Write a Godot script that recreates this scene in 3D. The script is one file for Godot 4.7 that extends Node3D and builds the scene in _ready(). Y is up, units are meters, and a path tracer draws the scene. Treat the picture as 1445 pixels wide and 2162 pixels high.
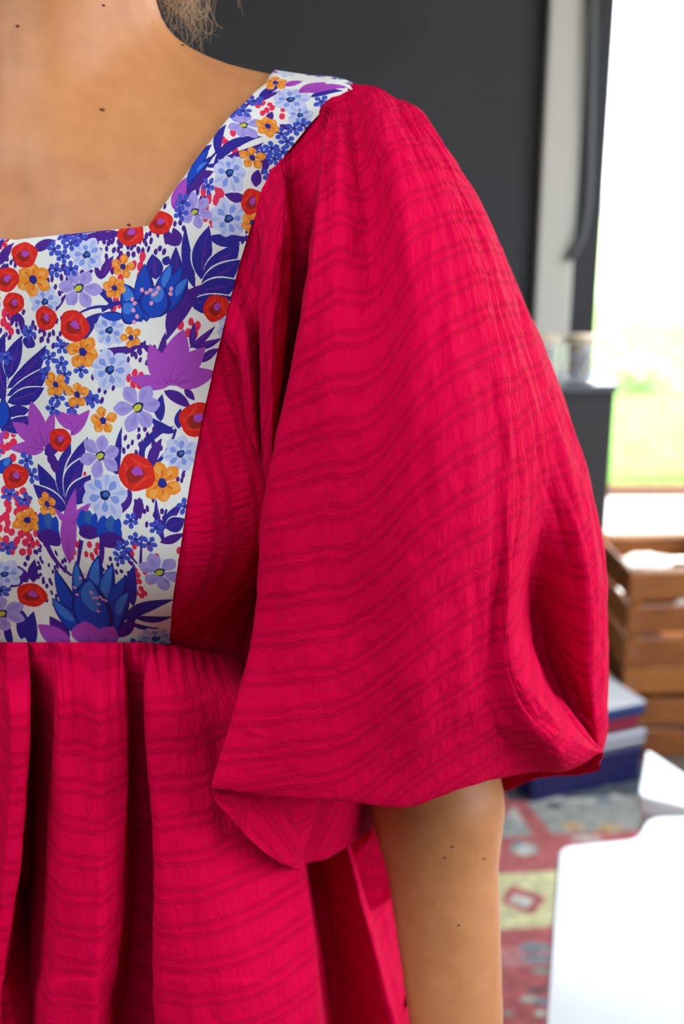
extends Node3D
# A woman in a crimson puff-sleeved dress stands in a daylit room; units are metres, y is up.

const STAND := Vector3(-0.156, 0.0, -0.62)      # where the woman stands
const YOKE_Y := 1.155                            # height of the yoke's lower seam
const TURN_Y := 1.375                            # where the straps begin to turn over the shoulder
const TURN_Z := -0.025
const TURN_R := 0.06

var M := {}
var used_names := {}

# ---------------------------------------------------------------- camera, sky, sun, exposure
func light_and_camera() -> void:
	var cam := Camera3D.new()
	cam.name = "camera"
	cam.position = Vector3(0, 1.38, 0)
	cam.rotation_degrees = Vector3(-16.4, 0, 0)
	cam.keep_aspect = Camera3D.KEEP_HEIGHT
	cam.near = 0.02
	cam.far = 200.0
	var lens := CameraAttributesPhysical.new()
	lens.frustum_focal_length = 38.3                 # 36 mm high frame
	lens.frustum_focus_distance = 0.53
	lens.exposure_aperture = 6.5
	lens.frustum_near = 0.02
	lens.frustum_far = 200.0
	cam.attributes = lens
	cam.fov = rad_to_deg(2.0 * atan(1081.0 / 2300.0))
	add_child(cam)
	cam.current = true
	var e := Environment.new()
	e.background_mode = Environment.BG_SKY
	var sky_mat := ProceduralSkyMaterial.new()
	sky_mat.sky_top_color = Color(0.90, 0.95, 1.0)
	sky_mat.sky_horizon_color = Color(0.97, 0.98, 1.0)
	sky_mat.ground_bottom_color = Color(0.55, 0.54, 0.5)
	sky_mat.ground_horizon_color = Color(0.8, 0.8, 0.78)
	sky_mat.sky_energy_multiplier = 1.0
	sky_mat.ground_energy_multiplier = 1.0
	var sky := Sky.new()
	sky.sky_material = sky_mat
	e.sky = sky
	e.background_energy_multiplier = 7.0
	e.tonemap_mode = Environment.TONE_MAPPER_LINEAR
	e.tonemap_exposure = 1.36
	e.sdfgi_enabled = true
	e.ssao_enabled = true
	e.ssil_enabled = true
	var w := WorldEnvironment.new()
	w.name = "environment"
	w.environment = e
	add_child(w)
	var sun := DirectionalLight3D.new()
	sun.name = "sun"
	sun.light_color = Color(1.0, 0.95, 0.86)
	sun.light_energy = 1.9
	sun.light_angular_distance = 0.6
	sun.shadow_enabled = true
	add_child(sun)
	sun.look_at_from_position(Vector3.ZERO, Vector3(-0.12, -0.9, 0.38))     # the way its light travels


# ---------------------------------------------------------------- naming
func numbered(called: String) -> String:
	var n: int = used_names.get(called, 0)
	used_names[called] = n + 1
	return called if n == 0 else "%s_%03d" % [called, n]

func tag(o: Node, label: String, category: String, group := "") -> Node:
	o.set_meta("label", label)
	o.set_meta("category", category)
	if group != "":
		o.set_meta("group", group)
	return o

func thing(called: String, label: String, category: String, at := Vector3.ZERO, turn := 0.0, group := "") -> Node3D:
	var o := Node3D.new()
	o.name = numbered(called)
	o.position = at
	o.rotation_degrees.y = turn
	tag(o, label, category, group)
	add_child(o)
	return o

func part(called: String, mesh: Mesh, mat: Material, parent: Node, at := Vector3.ZERO, turn := Vector3.ZERO) -> MeshInstance3D:
	var o := MeshInstance3D.new()
	o.name = called if parent != self else numbered(called)
	o.mesh = mesh
	o.material_override = mat
	o.position = at
	o.rotation_degrees = turn
	parent.add_child(o, true)
	return o

func structure(called: String, mesh: Mesh, mat: Material, at := Vector3.ZERO) -> MeshInstance3D:
	var o := part(called, mesh, mat, self, at)
	o.set_meta("kind", "structure")
	return o

# ---------------------------------------------------------------- mesh tools
func pack(v: PackedVector3Array, n: PackedVector3Array, uv: PackedVector2Array, idx: PackedInt32Array) -> ArrayMesh:
	var a := []
	a.resize(Mesh.ARRAY_MAX)
	a[Mesh.ARRAY_VERTEX] = v
	a[Mesh.ARRAY_NORMAL] = n
	a[Mesh.ARRAY_TEX_UV] = uv
	a[Mesh.ARRAY_INDEX] = idx
	var m := ArrayMesh.new()
	m.add_surface_from_arrays(Mesh.PRIMITIVE_TRIANGLES, a)
	return m

# a grid of nv rows by nu columns; the side that shows is the one du x dv points to unless flip
func grid_mesh(v: PackedVector3Array, uv: PackedVector2Array, nu: int, nv: int, flip := false, wrap := false) -> ArrayMesh:
	var n := PackedVector3Array()
	n.resize(nu * nv)
	for j in nv:
		var ja := maxi(j - 1, 0) * nu
		var jb := mini(j + 1, nv - 1) * nu
		for i in nu:
			var ia := i - 1
			var ib := i + 1
			if ia < 0:
				ia = nu - 2 if wrap else 0
			if ib >= nu:
				ib = 1 if wrap else nu - 1
			var d := (v[j * nu + ib] - v[j * nu + ia]).cross(v[jb + i] - v[ja + i]).normalized()
			n[j * nu + i] = -d if flip else d
	var idx := PackedInt32Array()
	idx.resize((nu - 1) * (nv - 1) * 6)
	var k := 0
	for j in nv - 1:
		for i in nu - 1:
			var a := j * nu + i
			if flip:
				idx[k] = a; idx[k + 1] = a + 1; idx[k + 2] = a + nu
				idx[k + 3] = a + 1; idx[k + 4] = a + nu + 1; idx[k + 5] = a + nu
			else:
				idx[k] = a; idx[k + 1] = a + nu; idx[k + 2] = a + 1
				idx[k + 3] = a + 1; idx[k + 4] = a + nu; idx[k + 5] = a + nu + 1
			k += 6
	return pack(v, n, uv, idx)

# a box with chamfered edges, its texture laid on in metres; grain runs along the longest side
func box(size: Vector3, bevel := 0.003) -> ArrayMesh:
	var st := SurfaceTool.new()
	st.begin(Mesh.PRIMITIVE_TRIANGLES)
	add_box(st, Vector3.ZERO, size, bevel)
	return st.commit()

func add_box(st: SurfaceTool, c: Vector3, size: Vector3, bevel := 0.003, turn := Basis.IDENTITY) -> void:
	var h := size * 0.5
	var b := minf(bevel, minf(h.x, minf(h.y, h.z)) * 0.6)
	var long := size.max_axis_index()
	var polys := []
	for ax in 3:
		for s in [-1.0, 1.0]:
			var u := (ax + 1) % 3
			var w := (ax + 2) % 3
			var q := []
			for k in [[-1, -1], [1, -1], [1, 1], [-1, 1]]:
				var p := Vector3.ZERO
				p[ax] = s * h[ax]
				p[u] = k[0] * (h[u] - b)
				p[w] = k[1] * (h[w] - b)
				q.append(p)
			polys.append(q)
	for ax in 3:
		var u := (ax + 1) % 3
		var w := (ax + 2) % 3
		for su in [-1.0, 1.0]:
			for sw in [-1.0, 1.0]:
				var q := []
				for k in [[-1, 0], [1, 0], [1, 1], [-1, 1]]:
					var p := Vector3.ZERO
					p[ax] = k[0] * (h[ax] - b)
					p[u] = su * (h[u] - (b if k[1] == 0 else 0.0))
					p[w] = sw * (h[w] - (0.0 if k[1] == 0 else b))
					q.append(p)
				polys.append(q)
	for sx in [-1.0, 1.0]:
		for sy in [-1.0, 1.0]:
			for sz in [-1.0, 1.0]:
				polys.append([Vector3(sx * h.x, sy * (h.y - b), sz * (h.z - b)), Vector3(sx * (h.x - b), sy * h.y, sz * (h.z - b)), Vector3(sx * (h.x - b), sy * (h.y - b), sz * h.z)])
	for q in polys:
		var n: Vector3 = (q[1] - q[0]).cross(q[2] - q[0]).normalized()
		if n.dot(q[0] + q[1] + q[2]) < 0:
			n = -n
			q.reverse()
		for t in range(1, q.size() - 1):
			for p in [q[0], q[t + 1], q[t]]:
				var uv := Vector2.ZERO
				var na := n.abs().max_axis_index()
				if na == long:
					uv = Vector2(p[(long + 1) % 3], p[(long + 2) % 3])
				else:
					uv = Vector2(p[long], p[3 - na - long])
				st.set_normal(turn * n)
				st.set_uv(uv + Vector2(c.x + c.z, c.y * 3.0))
				st.add_vertex(c + turn * p)

func lathe(profile: Array, seg := 32) -> ArrayMesh:
	var v := PackedVector3Array()
	var uv := PackedVector2Array()
	for j in profile.size():
		for i in seg + 1:
			var a := TAU * i / seg
			v.append(Vector3(cos(a) * profile[j].x, profile[j].y, -sin(a) * profile[j].x))
			uv.append(Vector2(float(i) / seg, profile[j].y))
	return grid_mesh(v, uv, seg + 1, profile.size(), false, true)

func tube(pts: PackedVector3Array, radii: PackedFloat32Array, seg := 8) -> ArrayMesh:
	var v := PackedVector3Array()
	var uv := PackedVector2Array()
	var side := Vector3(0.31, 0.17, 0.93)
	for j in pts.size():
		var d := (pts[mini(j + 1, pts.size() - 1)] - pts[maxi(j - 1, 0)]).normalized()
		var x := d.cross(side).normalized()
		var y := x.cross(d)
		for i in seg + 1:
			var a := TAU * i / seg
			v.append(pts[j] + (x * cos(a) + y * sin(a)) * radii[j])
			uv.append(Vector2(float(i) / seg, j * 0.1))
	return grid_mesh(v, uv, seg + 1, pts.size(), true, true)

func cr(p0, p1, p2, p3, t: float):
	return 0.5 * (p1 * 2.0 + (p2 - p0) * t + (p0 * 2.0 - p1 * 5.0 + p2 * 4.0 - p3) * (t * t) + (p1 * 3.0 - p0 - p2 * 3.0 + p3) * (t * t * t))

# ---------------------------------------------------------------- textures
func noise(seed_: int, freq: float, octaves := 3) -> FastNoiseLite:
	var n := FastNoiseLite.new()
	n.seed = seed_
	n.noise_type = FastNoiseLite.TYPE_SIMPLEX_SMOOTH
	n.frequency = freq
	n.fractal_octaves = octaves
	return n

func noise_bytes(seed_: int, freq: float, w: int, h: int, octaves := 3) -> PackedByteArray:
	var im := noise(seed_, freq, octaves).get_seamless_image(w, h)
	im.convert(Image.FORMAT_L8)
	return im.get_data()

func stretched(seed_: int, freq: float, w: int, h: int, sx: int, sy: int, octaves := 3) -> PackedByteArray:
	var im := noise(seed_, freq, octaves).get_seamless_image(w / sx, h / sy)
	im.convert(Image.FORMAT_L8)
	im.resize(w, h, Image.INTERPOLATE_CUBIC)
	return im.get_data()

func tex(im: Image) -> ImageTexture:
	im.generate_mipmaps()
	return ImageTexture.create_from_image(im)

# the crimson cloth: pairs of ladder-stitched bands across it every 2 cm, puckers between them; one tile is 8 cm
func cloth_maps() -> Array:
	var w := 1024
	var pucker := stretched(11, 0.019, w, w, 1, 3, 2)
	var small := stretched(15, 0.030, w, w, 1, 2, 2)
	var broad := stretched(12, 0.010, w, w, 2, 1, 2)
	var yarn := stretched(13, 0.23, w, w, 1, 2, 1)
	var rows := stretched(14, 0.05, w, w, 4, 1, 1)
	var hgt := PackedByteArray()
	var alb := PackedByteArray()
	hgt.resize(w * w)
	alb.resize(w * w)
	var mm := 80.0 / w
	for y in w:
		var v := fmod(y * mm, 20.0)
		var d := minf(absf(v - 4.0), absf(v - 10.3))
		var band := clampf((1.9 - d) / 0.5, 0.0, 1.0)
		var between := clampf(1.0 - absf(v - 7.15) / 1.6, 0.0, 1.0)
		var open := 1.0 - band
		# two rows of stitches in each band
		var low := v - (4.0 if absf(v - 4.0) < absf(v - 10.3) else 10.3)
		var upper := low < 0.2
		for x in w:
			var i := y * w + x
			var ph := sin(x * mm * TAU / 0.87 + (0.0 if upper else 2.0) + (pucker[i] - 128.0) * 0.02)
			var bead := maxf(ph, 0.0) * clampf(1.0 - absf(absf(low - 0.2) - 0.75) / 0.75, 0.0, 1.0)
			var p := (pucker[i] - 128.0) / 128.0
			var q := (small[i] - 128.0) / 128.0
			var b := (broad[i] - 128.0) / 128.0
			var f := 0.52 + 0.18 * b + open * (0.34 * p * (1.0 - between) + 0.34 * q * between)
			f += (yarn[i] - 128.0) / 128.0 * 0.035 + (rows[i] - 128.0) / 128.0 * 0.02
			f += band * (bead * 0.26 - 0.07)
			hgt[i] = int(clampf(f, 0.0, 1.0) * 255.0)
			var a := 1.0 - band * (0.095 - bead * 0.18) + (yarn[i] - 128.0) / 128.0 * 0.05
			alb[i] = int(clampf(a * 0.92, 0.0, 1.0) * 255.0)
	return [tex(Image.create_from_data(w, w, false, Image.FORMAT_L8, alb)), tex(Image.create_from_data(w, w, false, Image.FORMAT_L8, hgt))]

func grain_map(seed_: int, dark: Color, light: Color, w := 512) -> ImageTexture:
	var a := stretched(seed_, 0.05, w, w, 8, 1, 4)
	var b := stretched(seed_ + 1, 0.3, w, w, 16, 1, 2)
	var im := Image.create_empty(w, w, false, Image.FORMAT_RGB8)
	var data := im.get_data()
	for i in w * w:
		var t := clampf(a[i] / 255.0 * 0.75 + b[i] / 255.0 * 0.4 - 0.08, 0.0, 1.0)
		var c := dark.lerp(light, t)
		data[i * 3] = int(c.r * 255)
		data[i * 3 + 1] = int(c.g * 255)
		data[i * 3 + 2] = int(c.b * 255)
	return tex(Image.create_from_data(w, w, false, Image.FORMAT_RGB8, data))

func blotch_map(seed_: int, freq: float, dark: Color, light: Color, w := 512, octaves := 4) -> ImageTexture:
	var a := noise_bytes(seed_, freq, w, w, octaves)
	var data := PackedByteArray()
	data.resize(w * w * 3)
	for i in w * w:
		var c := dark.lerp(light, a[i] / 255.0)
		data[i * 3] = int(c.r * 255)
		data[i * 3 + 1] = int(c.g * 255)
		data[i * 3 + 2] = int(c.b * 255)
	return tex(Image.create_from_data(w, w, false, Image.FORMAT_RGB8, data))

func grey_map(seed_: int, freq: float, w := 512, octaves := 3) -> ImageTexture:
	return tex(Image.create_from_data(w, w, false, Image.FORMAT_L8, noise_bytes(seed_, freq, w, w, octaves)))

func plain(c: Color, rough := 0.8, metal := 0.0) -> StandardMaterial3D:
	var m := StandardMaterial3D.new()
	m.albedo_color = c
	m.roughness = rough
	m.metallic = metal
	return m

# ---------------------------------------------------------------- painting flat prints
var canvas: Image
var canvas_scale := 1.0
var canvas_off := Vector2.ZERO

func fill_poly(pts: PackedVector2Array, c: Color) -> void:
	var n := pts.size()
	var q := PackedVector2Array()
	q.resize(n)
	var lo := 1e9
	var hi := -1e9
	for i in n:
		q[i] = Vector2((pts[i].x + canvas_off.x) * canvas_scale, canvas.get_height() - (pts[i].y + canvas_off.y) * canvas_scale)
		lo = minf(lo, q[i].y)
		hi = maxf(hi, q[i].y)
	for y in range(maxi(0, floori(lo)), mini(canvas.get_height() - 1, ceili(hi)) + 1):
		var yc := y + 0.5
		var xs := PackedFloat32Array()
		for i in n:
			var a := q[i]
			var b := q[(i + 1) % n]
			if (a.y <= yc) != (b.y <= yc):
				xs.append(a.x + (yc - a.y) / (b.y - a.y) * (b.x - a.x))
		xs.sort()
		for k in range(0, xs.size() - 1, 2):
			var x0 := roundi(xs[k])
			var x1 := roundi(xs[k + 1])
			if x1 > x0:
				canvas.fill_rect(Rect2i(x0, y, x1 - x0, 1), c)

func oval(c: Vector2, rx: float, ry: float, turn := 0.0, wob := 0.0, seed_ := 0, n := 20) -> PackedVector2Array:
	var out := PackedVector2Array()
	for i in n:
		var a := TAU * i / n
		var k := 1.0 + wob * sin(a * 3.0 + seed_) + wob * 0.7 * sin(a * 5.0 + seed_ * 2.3)
		out.append(c + Vector2(cos(a) * rx * k, sin(a) * ry * k).rotated(turn))
	return out

func lens_shape(a: Vector2, b: Vector2, width: float, bend: float, blunt := 1.0, n := 9) -> PackedVector2Array:
	var out := PackedVector2Array()
	var back := PackedVector2Array()
	var d := b - a
	var s := Vector2(-d.y, d.x)
	var u := s.normalized()
	for i in n + 1:
		var t := float(i) / n
		var mid := a + d * t + s * bend * 4.0 * t * (1.0 - t) * 0.5
		var w := width * 0.5 * pow(sin(PI * pow(t, 0.85)), blunt)
		out.append(mid + u * w)
		back.append(mid - u * w)
	back.reverse()
	out.append_array(back)
	return out

func line_shape(a: Vector2, b: Vector2, w0: float, w1: float, bend: float, n := 8) -> PackedVector2Array:
	var out := PackedVector2Array()
	var back := PackedVector2Array()
	var d := b - a
	var s := Vector2(-d.y, d.x)
	var u := s.normalized()
	for i in n + 1:
		var t := float(i) / n
		var mid := a + d * t + s * bend * 4.0 * t * (1.0 - t) * 0.5
		var w := lerpf(w0, w1, t) * 0.5
		out.append(mid + u * w)
		back.append(mid - u * w)
	back.reverse()
	out.append_array(back)
	return out

# ---------------------------------------------------------------- the yoke's flower print (tenths of a millimetre on the cloth)
const POPPY := [
	[56, 1962, 61, 0],
	[-34, 1849, 58, 1],
	[-6, 1738, 51, 2],
	[149, 1670, 55, 3],
	[286, 1636, 72, 4],
	[547, 2059, 61, 5],
	[682, 2106, 57, 0],
	[943, 1702, 62, 2],
	[190, 1094, 58, 1],
	[-55, 899, 59, 3],
	[-56, 232, 75, 4],
	[578, 962, 87, 5],
	[862, 1192, 82, 0],
	[1111, 2196, 54, 2],
]
const ORANGE := [
	[95, 1849, 81, 6],
	[516, 1906, 54, 5],
	[477, 1809, 54, 6],
	[553, 1580, 50, 5],
	[324, 1516, 79, 6],
	[181, 1358, 59, 6],
	[289, 1315, 63, 5],
	[416, 1198, 66, 5],
	[702, 915, 89, 6],
	[-19, 668, 67, 6],
	[99, 765, 60, 5],
	[1106, 2389, 62, 5],
	[1176, 2600, 66, 6],
	[1204, 2950, 66, 5],
	[1117, 2101, 58, 6],
]
const LILAC := [
	[313, 1811, 100, 0],
	[586, 1261, 114, 3],
	[402, 1034, 104, 1],
	[669, 463, 113, 2],
	[-224, 128, 126, 4],
	[843, 2155, 79, 2],
	[1055, 2581, 95, 1],
]
const PALE := [
	[350, 1962, 82],
	[148, 1747, 79],
	[452, 1616, 83],
	[453, 1434, 102],
	[422, 852, 121],
	[786, 1043, 86],
	[1000, 2307, 88],
	[1002, 2121, 99],
	[1289, 2806, 109],
	[1341, 2695, 74],
	[-155, 384, 87],
	[555, -68, 110],
	[971, 1673, 49],
	[988, 1586, 44],
]
const SMALL := [
	[199, 1988, 37],
	[241, 1956, 37],
	[206, 1894, 37],
	[278, 2014, 37],
	[278, 1898, 37],
	[317, 2050, 36],
	[245, 2046, 37],
	[222, 1538, 39],
	[155, 1485, 40],
	[214, 1460, 39],
	[230, 1409, 40],
	[310, 1434, 39],
	[227, 1348, 40],
	[183, 1298, 41],
	[343, 1306, 39],
	[368, 1295, 39],
	[259, 1255, 40],
	[159, 1242, 41],
	[-62, 1482, 37],
	[140, 1406, 40],
	[-1, 974, 42],
	[20, 902, 44],
	[-85, 813, 37],
	[-24, 775, 38],
	[-117, 536, 39],
	[550, 739, 40],
	[568, 644, 41],
	[632, 626, 41],
	[670, 706, 39],
	[503, 598, 42],
	[485, 542, 44],
	[808, 804, 38],
	[1096, 2788, 55],
	[1005, 2666, 50],
	[1045, 2685, 51],
	[1452, 2784, 48],
	[1245, 2564, 45],
	[1310, 2607, 45],
	[1277, 2519, 45],
	[1201, 2463, 44],
	[1155, 2425, 43],
	[1215, 2402, 42],
	[1192, 2311, 39],
	[901, 2253, 33],
	[784, 2197, 37],
	[775, 2149, 37],
	[1357, 2634, 44],
	[1257, 2449, 44],
	[434, -100, 50],
	[56, 1606, 40],
]
const LEAF := [
	[809, 1731, 758, 1996, 57, 15, 0, 1],
	[846, 1795, 801, 2087, 48, 10, 0, 0],
	[874, 1839, 911, 2090, 66, 10, 0, 1],
	[885, 1872, 1055, 2008, 75, -20, 0, 1],
	[874, 1817, 1059, 1927, 75, -15, 0, 1],
	[852, 1784, 1051, 1828, 75, -15, 0, 1],
	[819, 1730, 1021, 1752, 66, -20, 0, 1],
	[907, 2037, 1086, 2035, 58, -20, 0, 0],
	[668, 1845, 650, 1962, 56, 0, 0, 1],
	[706, 1909, 724, 1952, 39, 0, 0, 0],
	[717, 1593, 881, 1816, 87, 15, 1, 0],
	[758, 1996, 700, 2079, 44, 10, 1, 0],
	[767, 1995, 744, 2083, 48, -10, 1, 0],
	[-82, 1264, -53, 1605, 57, 20, 0, 1],
	[-57, 1378, 25, 1587, 52, 10, 0, 1],
	[-66, 1333, 144, 1545, 57, -15, 0, 1],
	[-69, 1298, 153, 1451, 61, -20, 0, 1],
	[-71, 1264, 121, 1341, 57, -10, 0, 1],
	[-81, 1218, 30, 1226, 61, -10, 0, 0],
	[-100, 1138, 37, 1191, 56, -20, 0, 1],
	[45, 1526, 69, 1588, 47, 0, 0, 1],
	[-62, 1914, 0, 2017, 39, 10, 1, 0],
	[-65, 1827, -40, 1925, 30, 10, 1, 0],
	[99, 1979, 208, 2027, 45, 10, 1, 0],
	[278, 2012, 472, 2060, 30, 10, 1, 0],
	[386, 2032, 519, 2064, 34, 0, 1, 0],
	[418, 1849, 473, 1956, 39, 10, 1, 1],
	[416, 1849, 386, 1914, 26, 0, 1, 0],
	[472, 1718, 364, 1828, 31, -20, 0, 0],
	[417, 1697, 538, 1739, 22, 30, 0, 0],
	[325, 1566, 417, 1697, 58, 25, 0, 0],
	[9, 1694, 21, 1600, 33, 20, 1, 0],
	[9, 1694, -26, 1627, 23, -20, 1, 0],
	[253, 1785, 192, 1697, 18, 0, 1, 0],
	[167, 1697, 228, 1741, 27, 20, 1, 0],
	[404, 1523, 604, 1547, 40, -15, 1, 0],
	[604, 1547, 691, 1518, 30, -20, 1, 0],
	[702, 1387, 712, 1604, 44, 10, 1, 0],
	[831, 1521, 841, 1641, 30, 0, 1, 1],
	[824, 1532, 971, 1560, 35, -20, 1, 1],
	[820, 1522, 938, 1617, 30, -10, 1, 1],
	[874, 1452, 957, 1510, 39, 10, 1, 1],
	[705, 1333, 831, 1244, 48, 10, 1, 0],
	[799, 1337, 847, 1279, 30, 0, 1, 0],
	[693, 1193, 698, 1318, 48, 15, 0, 0],
	[776, 1156, 783, 1248, 39, 10, 0, 0],
	[763, 1142, 644, 1216, 39, 20, 0, 0],
	[587, 1034, 759, 1168, 35, 30, 0, 0],
	[583, 958, 605, 1120, 31, -10, 0, 0],
	[490, 955, 509, 1174, 32, 10, 0, 0],
	[641, 980, 698, 1118, 48, 10, 1, 0],
	[208, 745, 59, 964, 101, 10, 0, 0],
	[214, 758, 24, 855, 76, 20, 0, 1],
	[184, 811, 248, 1083, 56, 10, 0, 1],
	[210, 792, 339, 1119, 55, 10, 0, 1],
	[212, 816, 317, 1021, 60, 10, 0, 1],
	[210, 792, 350, 941, 71, -15, 0, 1],
	[102, 1011, 197, 1078, 60, 10, 1, 0],
	[152, 959, 127, 1032, 50, 0, 1, 0],
	[164, 925, 147, 1016, 50, 0, 1, 0],
	[595, 851, 569, 738, 49, 10, 1, 0],
	[548, 892, 500, 769, 45, 10, 1, 0],
	[697, 692, 802, 824, 42, 10, 0, 1],
	[710, 618, 674, 851, 29, 10, 0, 1],
	[715, 703, 805, 745, 55, -10, 0, 1],
	[684, 631, 802, 674, 43, -10, 1, 0],
	[495, 219, 551, 511, 63, 10, 0, 0],
	[424, 93, 717, 276, 77, 20, 0, 0],
	[467, 136, 681, 131, 59, -25, 0, 0],
	[437, 94, 596, 24, 39, -30, 0, 0],
	[330, -41, 473, 75, 101, 10, 1, 0],
	[74, -90, 10, 92, 95, -10, 1, 0],
	[-108, -108, -65, 128, 74, 15, 0, 0],
	[-163, -58, -124, 149, 68, -10, 0, 0],
	[-224, -110, -208, 75, 41, 10, 0, 0],
	[-65, 313, -95, 430, 60, 10, 1, 0],
	[-35, 308, -10, 448, 45, 10, 1, 0],
	[-79, 330, -151, 297, 35, 0, 1, 0],
	[810, 2288, 907, 2432, 47, 10, 0, 0],
	[855, 2273, 904, 2373, 27, 10, 0, 0],
	[780, 2239, 875, 2310, 18, 0, 0, 0],
	[938, 2376, 968, 2564, 41, 20, 0, 0],
	[919, 2332, 1152, 2528, 51, 20, 0, 0],
	[962, 2367, 1160, 2493, 40, -20, 1, 0],
	[874, 2329, 1016, 2379, 21, -20, 0, 0],
	[778, 2227, 925, 2309, 54, 10, 1, 0],
	[1127, 2256, 1138, 2334, 50, 5, 1, 0],
	[1083, 2214, 979, 2226, 35, 10, 1, 0],
	[1135, 2352, 1191, 2400, 33, 0, 1, 0],
	[1153, 2309, 1196, 2401, 27, 0, 1, 0],
	[1083, 2757, 1240, 2882, 39, 10, 1, 0],
	[1117, 2822, 1250, 2943, 44, 10, 0, 0],
	[1391, 2820, 1566, 2887, 47, 10, 0, 0],
	[1353, 2859, 1579, 2922, 62, 10, 0, 0],
	[1234, 2619, 1296, 2600, 32, 0, 1, 0],
	[1173, 2629, 1196, 2705, 37, 0, 1, 0],
	[1018, 2613, 1093, 2800, 22, 10, 1, 0],
]
const STEM := [
	[809, 1731, 702, 1561, 31, 10, 1],
	[702, 1561, 713, 1430, 26, 0, 1],
	[75, 543, 191, 383, 34, -20, 1],
	[281, 610, 239, 453, 26, 0, 1],
	[391, 602, 264, 368, 31, 25, 1],
	[-90, 1126, -63, 1379, 30, 10, 0],
	[208, 745, 210, 908, 30, 0, 0],
	[490, 955, 396, 1104, 18, 30, 0],
	[583, 947, 763, 1157, 22, -25, 0],
	[697, 692, 722, 795, 19, 0, 0],
	[486, 179, 363, -24, 39, 20, 0],
	[363, -24, 617, 244, 30, 10, 0],
	[580, 513, 600, 667, 15, 0, 1],
	[512, 588, 563, 512, 17, 0, 1],
	[-74, 97, -108, -108, 22, 10, 0],
	[472, 1718, 317, 1698, 17, -20, 0],
	[417, 1708, 516, 1739, 18, 20, 0],
	[856, 2265, 958, 2426, 15, 10, 0],
	[212, 2033, 471, 2068, 11, 10, 1],
	[378, 1892, 320, 1828, 11, 0, 1],
	[907, 1838, 852, 1729, 31, 0, 0],
]
const LOTUS := [
	[0, 520, 1678, 410, 1688, 44],
	[0, 603, 1651, 520, 1830, 109],
	[0, 625, 1650, 615, 1919, 100],
	[0, 679, 1681, 737, 1917, 87],
	[0, 701, 1691, 789, 1903, 69],
	[0, 711, 1691, 815, 1852, 74],
	[0, 603, 1668, 516, 1739, 130],
	[0, 647, 1667, 689, 1822, 152],
	[0, 208, -41, 97, 408, 116],
	[0, 234, -41, 235, 489, 116],
	[0, 254, -41, 367, 546, 135],
	[0, 272, -41, 439, 507, 118],
	[0, 297, -41, 493, 436, 106],
	[0, 310, -41, 496, 337, 101],
	[0, 231, -58, 43, 212, 128],
	[0, 244, -58, 295, 390, 232],
	[0, -110, 1139, -81, 1276, 87],
	[0, -121, 920, -72, 996, 65],
	[0, 801, 2247, 895, 2406, 48],
	[0, 800, 2263, 895, 2350, 34],
	[1, 735, 1359, 542, 1401, 69],
	[1, 730, 1353, 639, 1550, 99],
	[1, 735, 1353, 794, 1613, 130],
	[1, 746, 1352, 893, 1523, 104],
	[1, 756, 1358, 944, 1397, 95],
	[1, 104, 1039, -78, 1041, 70],
	[1, 96, 1045, -55, 1169, 80],
	[1, 104, 1046, 44, 1271, 100],
	[1, 113, 1059, 163, 1228, 60],
	[1, 295, 1154, 158, 1228, 70],
	[1, 305, 1155, 249, 1247, 56],
	[1, 249, 1117, 351, 1246, 57],
	[1, 191, 457, 266, 869, 88],
	[1, 230, 677, 140, 752, 37],
	[1, 230, 677, 347, 806, 47],
	[1, 194, 457, 227, 795, 76],
	[1, 98, -102, -60, 40, 124],
	[1, 199, -103, 202, 75, 171],
	[1, 262, -105, 350, 42, 127],
	[1, 739, 2171, 799, 2280, 61],
	[1, 1328, 2860, 1478, 2953, 74],
	[1, 1378, 2858, 1592, 2941, 62],
	[1, 1251, 2922, 1350, 2971, 52],
]
const TULIP := [
	[92, 620, 74],
	[325, 687, 61],
	[438, 662, 69],
]
const DOTS := [
	[494, 1999, 129, 60, 22, 0],
	[667, 2019, 65, 65, 8, 0],
	[538, 1912, 87, 65, 6, 1],
	[209, 1829, 67, 89, 14, 0],
	[58, 1628, 140, 70, 14, 0],
	[176, 1609, 114, 69, 16, 0],
	[604, 1510, 87, 48, 9, 0],
	[571, 1391, 31, 44, 5, 1],
	[582, 1543, 30, 44, 3, 0],
	[411, 1325, 91, 91, 5, 0],
	[815, 983, 54, 86, 9, 0],
	[559, 1109, 67, 67, 6, 0],
	[649, 1109, 66, 66, 6, 0],
	[639, 785, 91, 68, 9, 0],
	[59, 443, 116, 175, 22, 0],
	[14, 275, 58, 233, 14, 0],
	[386, 466, 69, 83, 8, 0],
	[487, 479, 53, 80, 7, 0],
	[-60, 619, 102, 135, 22, 1],
	[-69, 769, 66, 88, 8, 1],
	[281, 545, 137, 68, 7, 1],
	[587, 513, 76, 153, 6, 1],
	[807, 560, 60, 60, 4, 1],
	[-73, 1055, 44, 87, 5, 1],
	[-41, 1694, 26, 108, 5, 1],
	[815, 2202, 82, 82, 16, 0],
	[926, 2192, 56, 89, 7, 1],
	[1008, 2769, 131, 66, 8, 0],
	[1195, 2729, 88, 88, 6, 1],
	[979, 2456, 62, 75, 5, 1],
	[972, 1723, 67, 67, 4, 1],
	[820, 1620, 43, 43, 4, 1],
	[375, 1914, 130, 43, 8, 0],
	[26, 1914, 68, 68, 8, 0],
	[730, 2105, 66, 87, 6, 0],
	[505, 1728, 65, 33, 4, 1],
	[1086, 2035, 31, 67, 5, 0],
	[567, 365, 56, 84, 5, 1],
	[243, 935, 73, 49, 3, 1],
]
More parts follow.
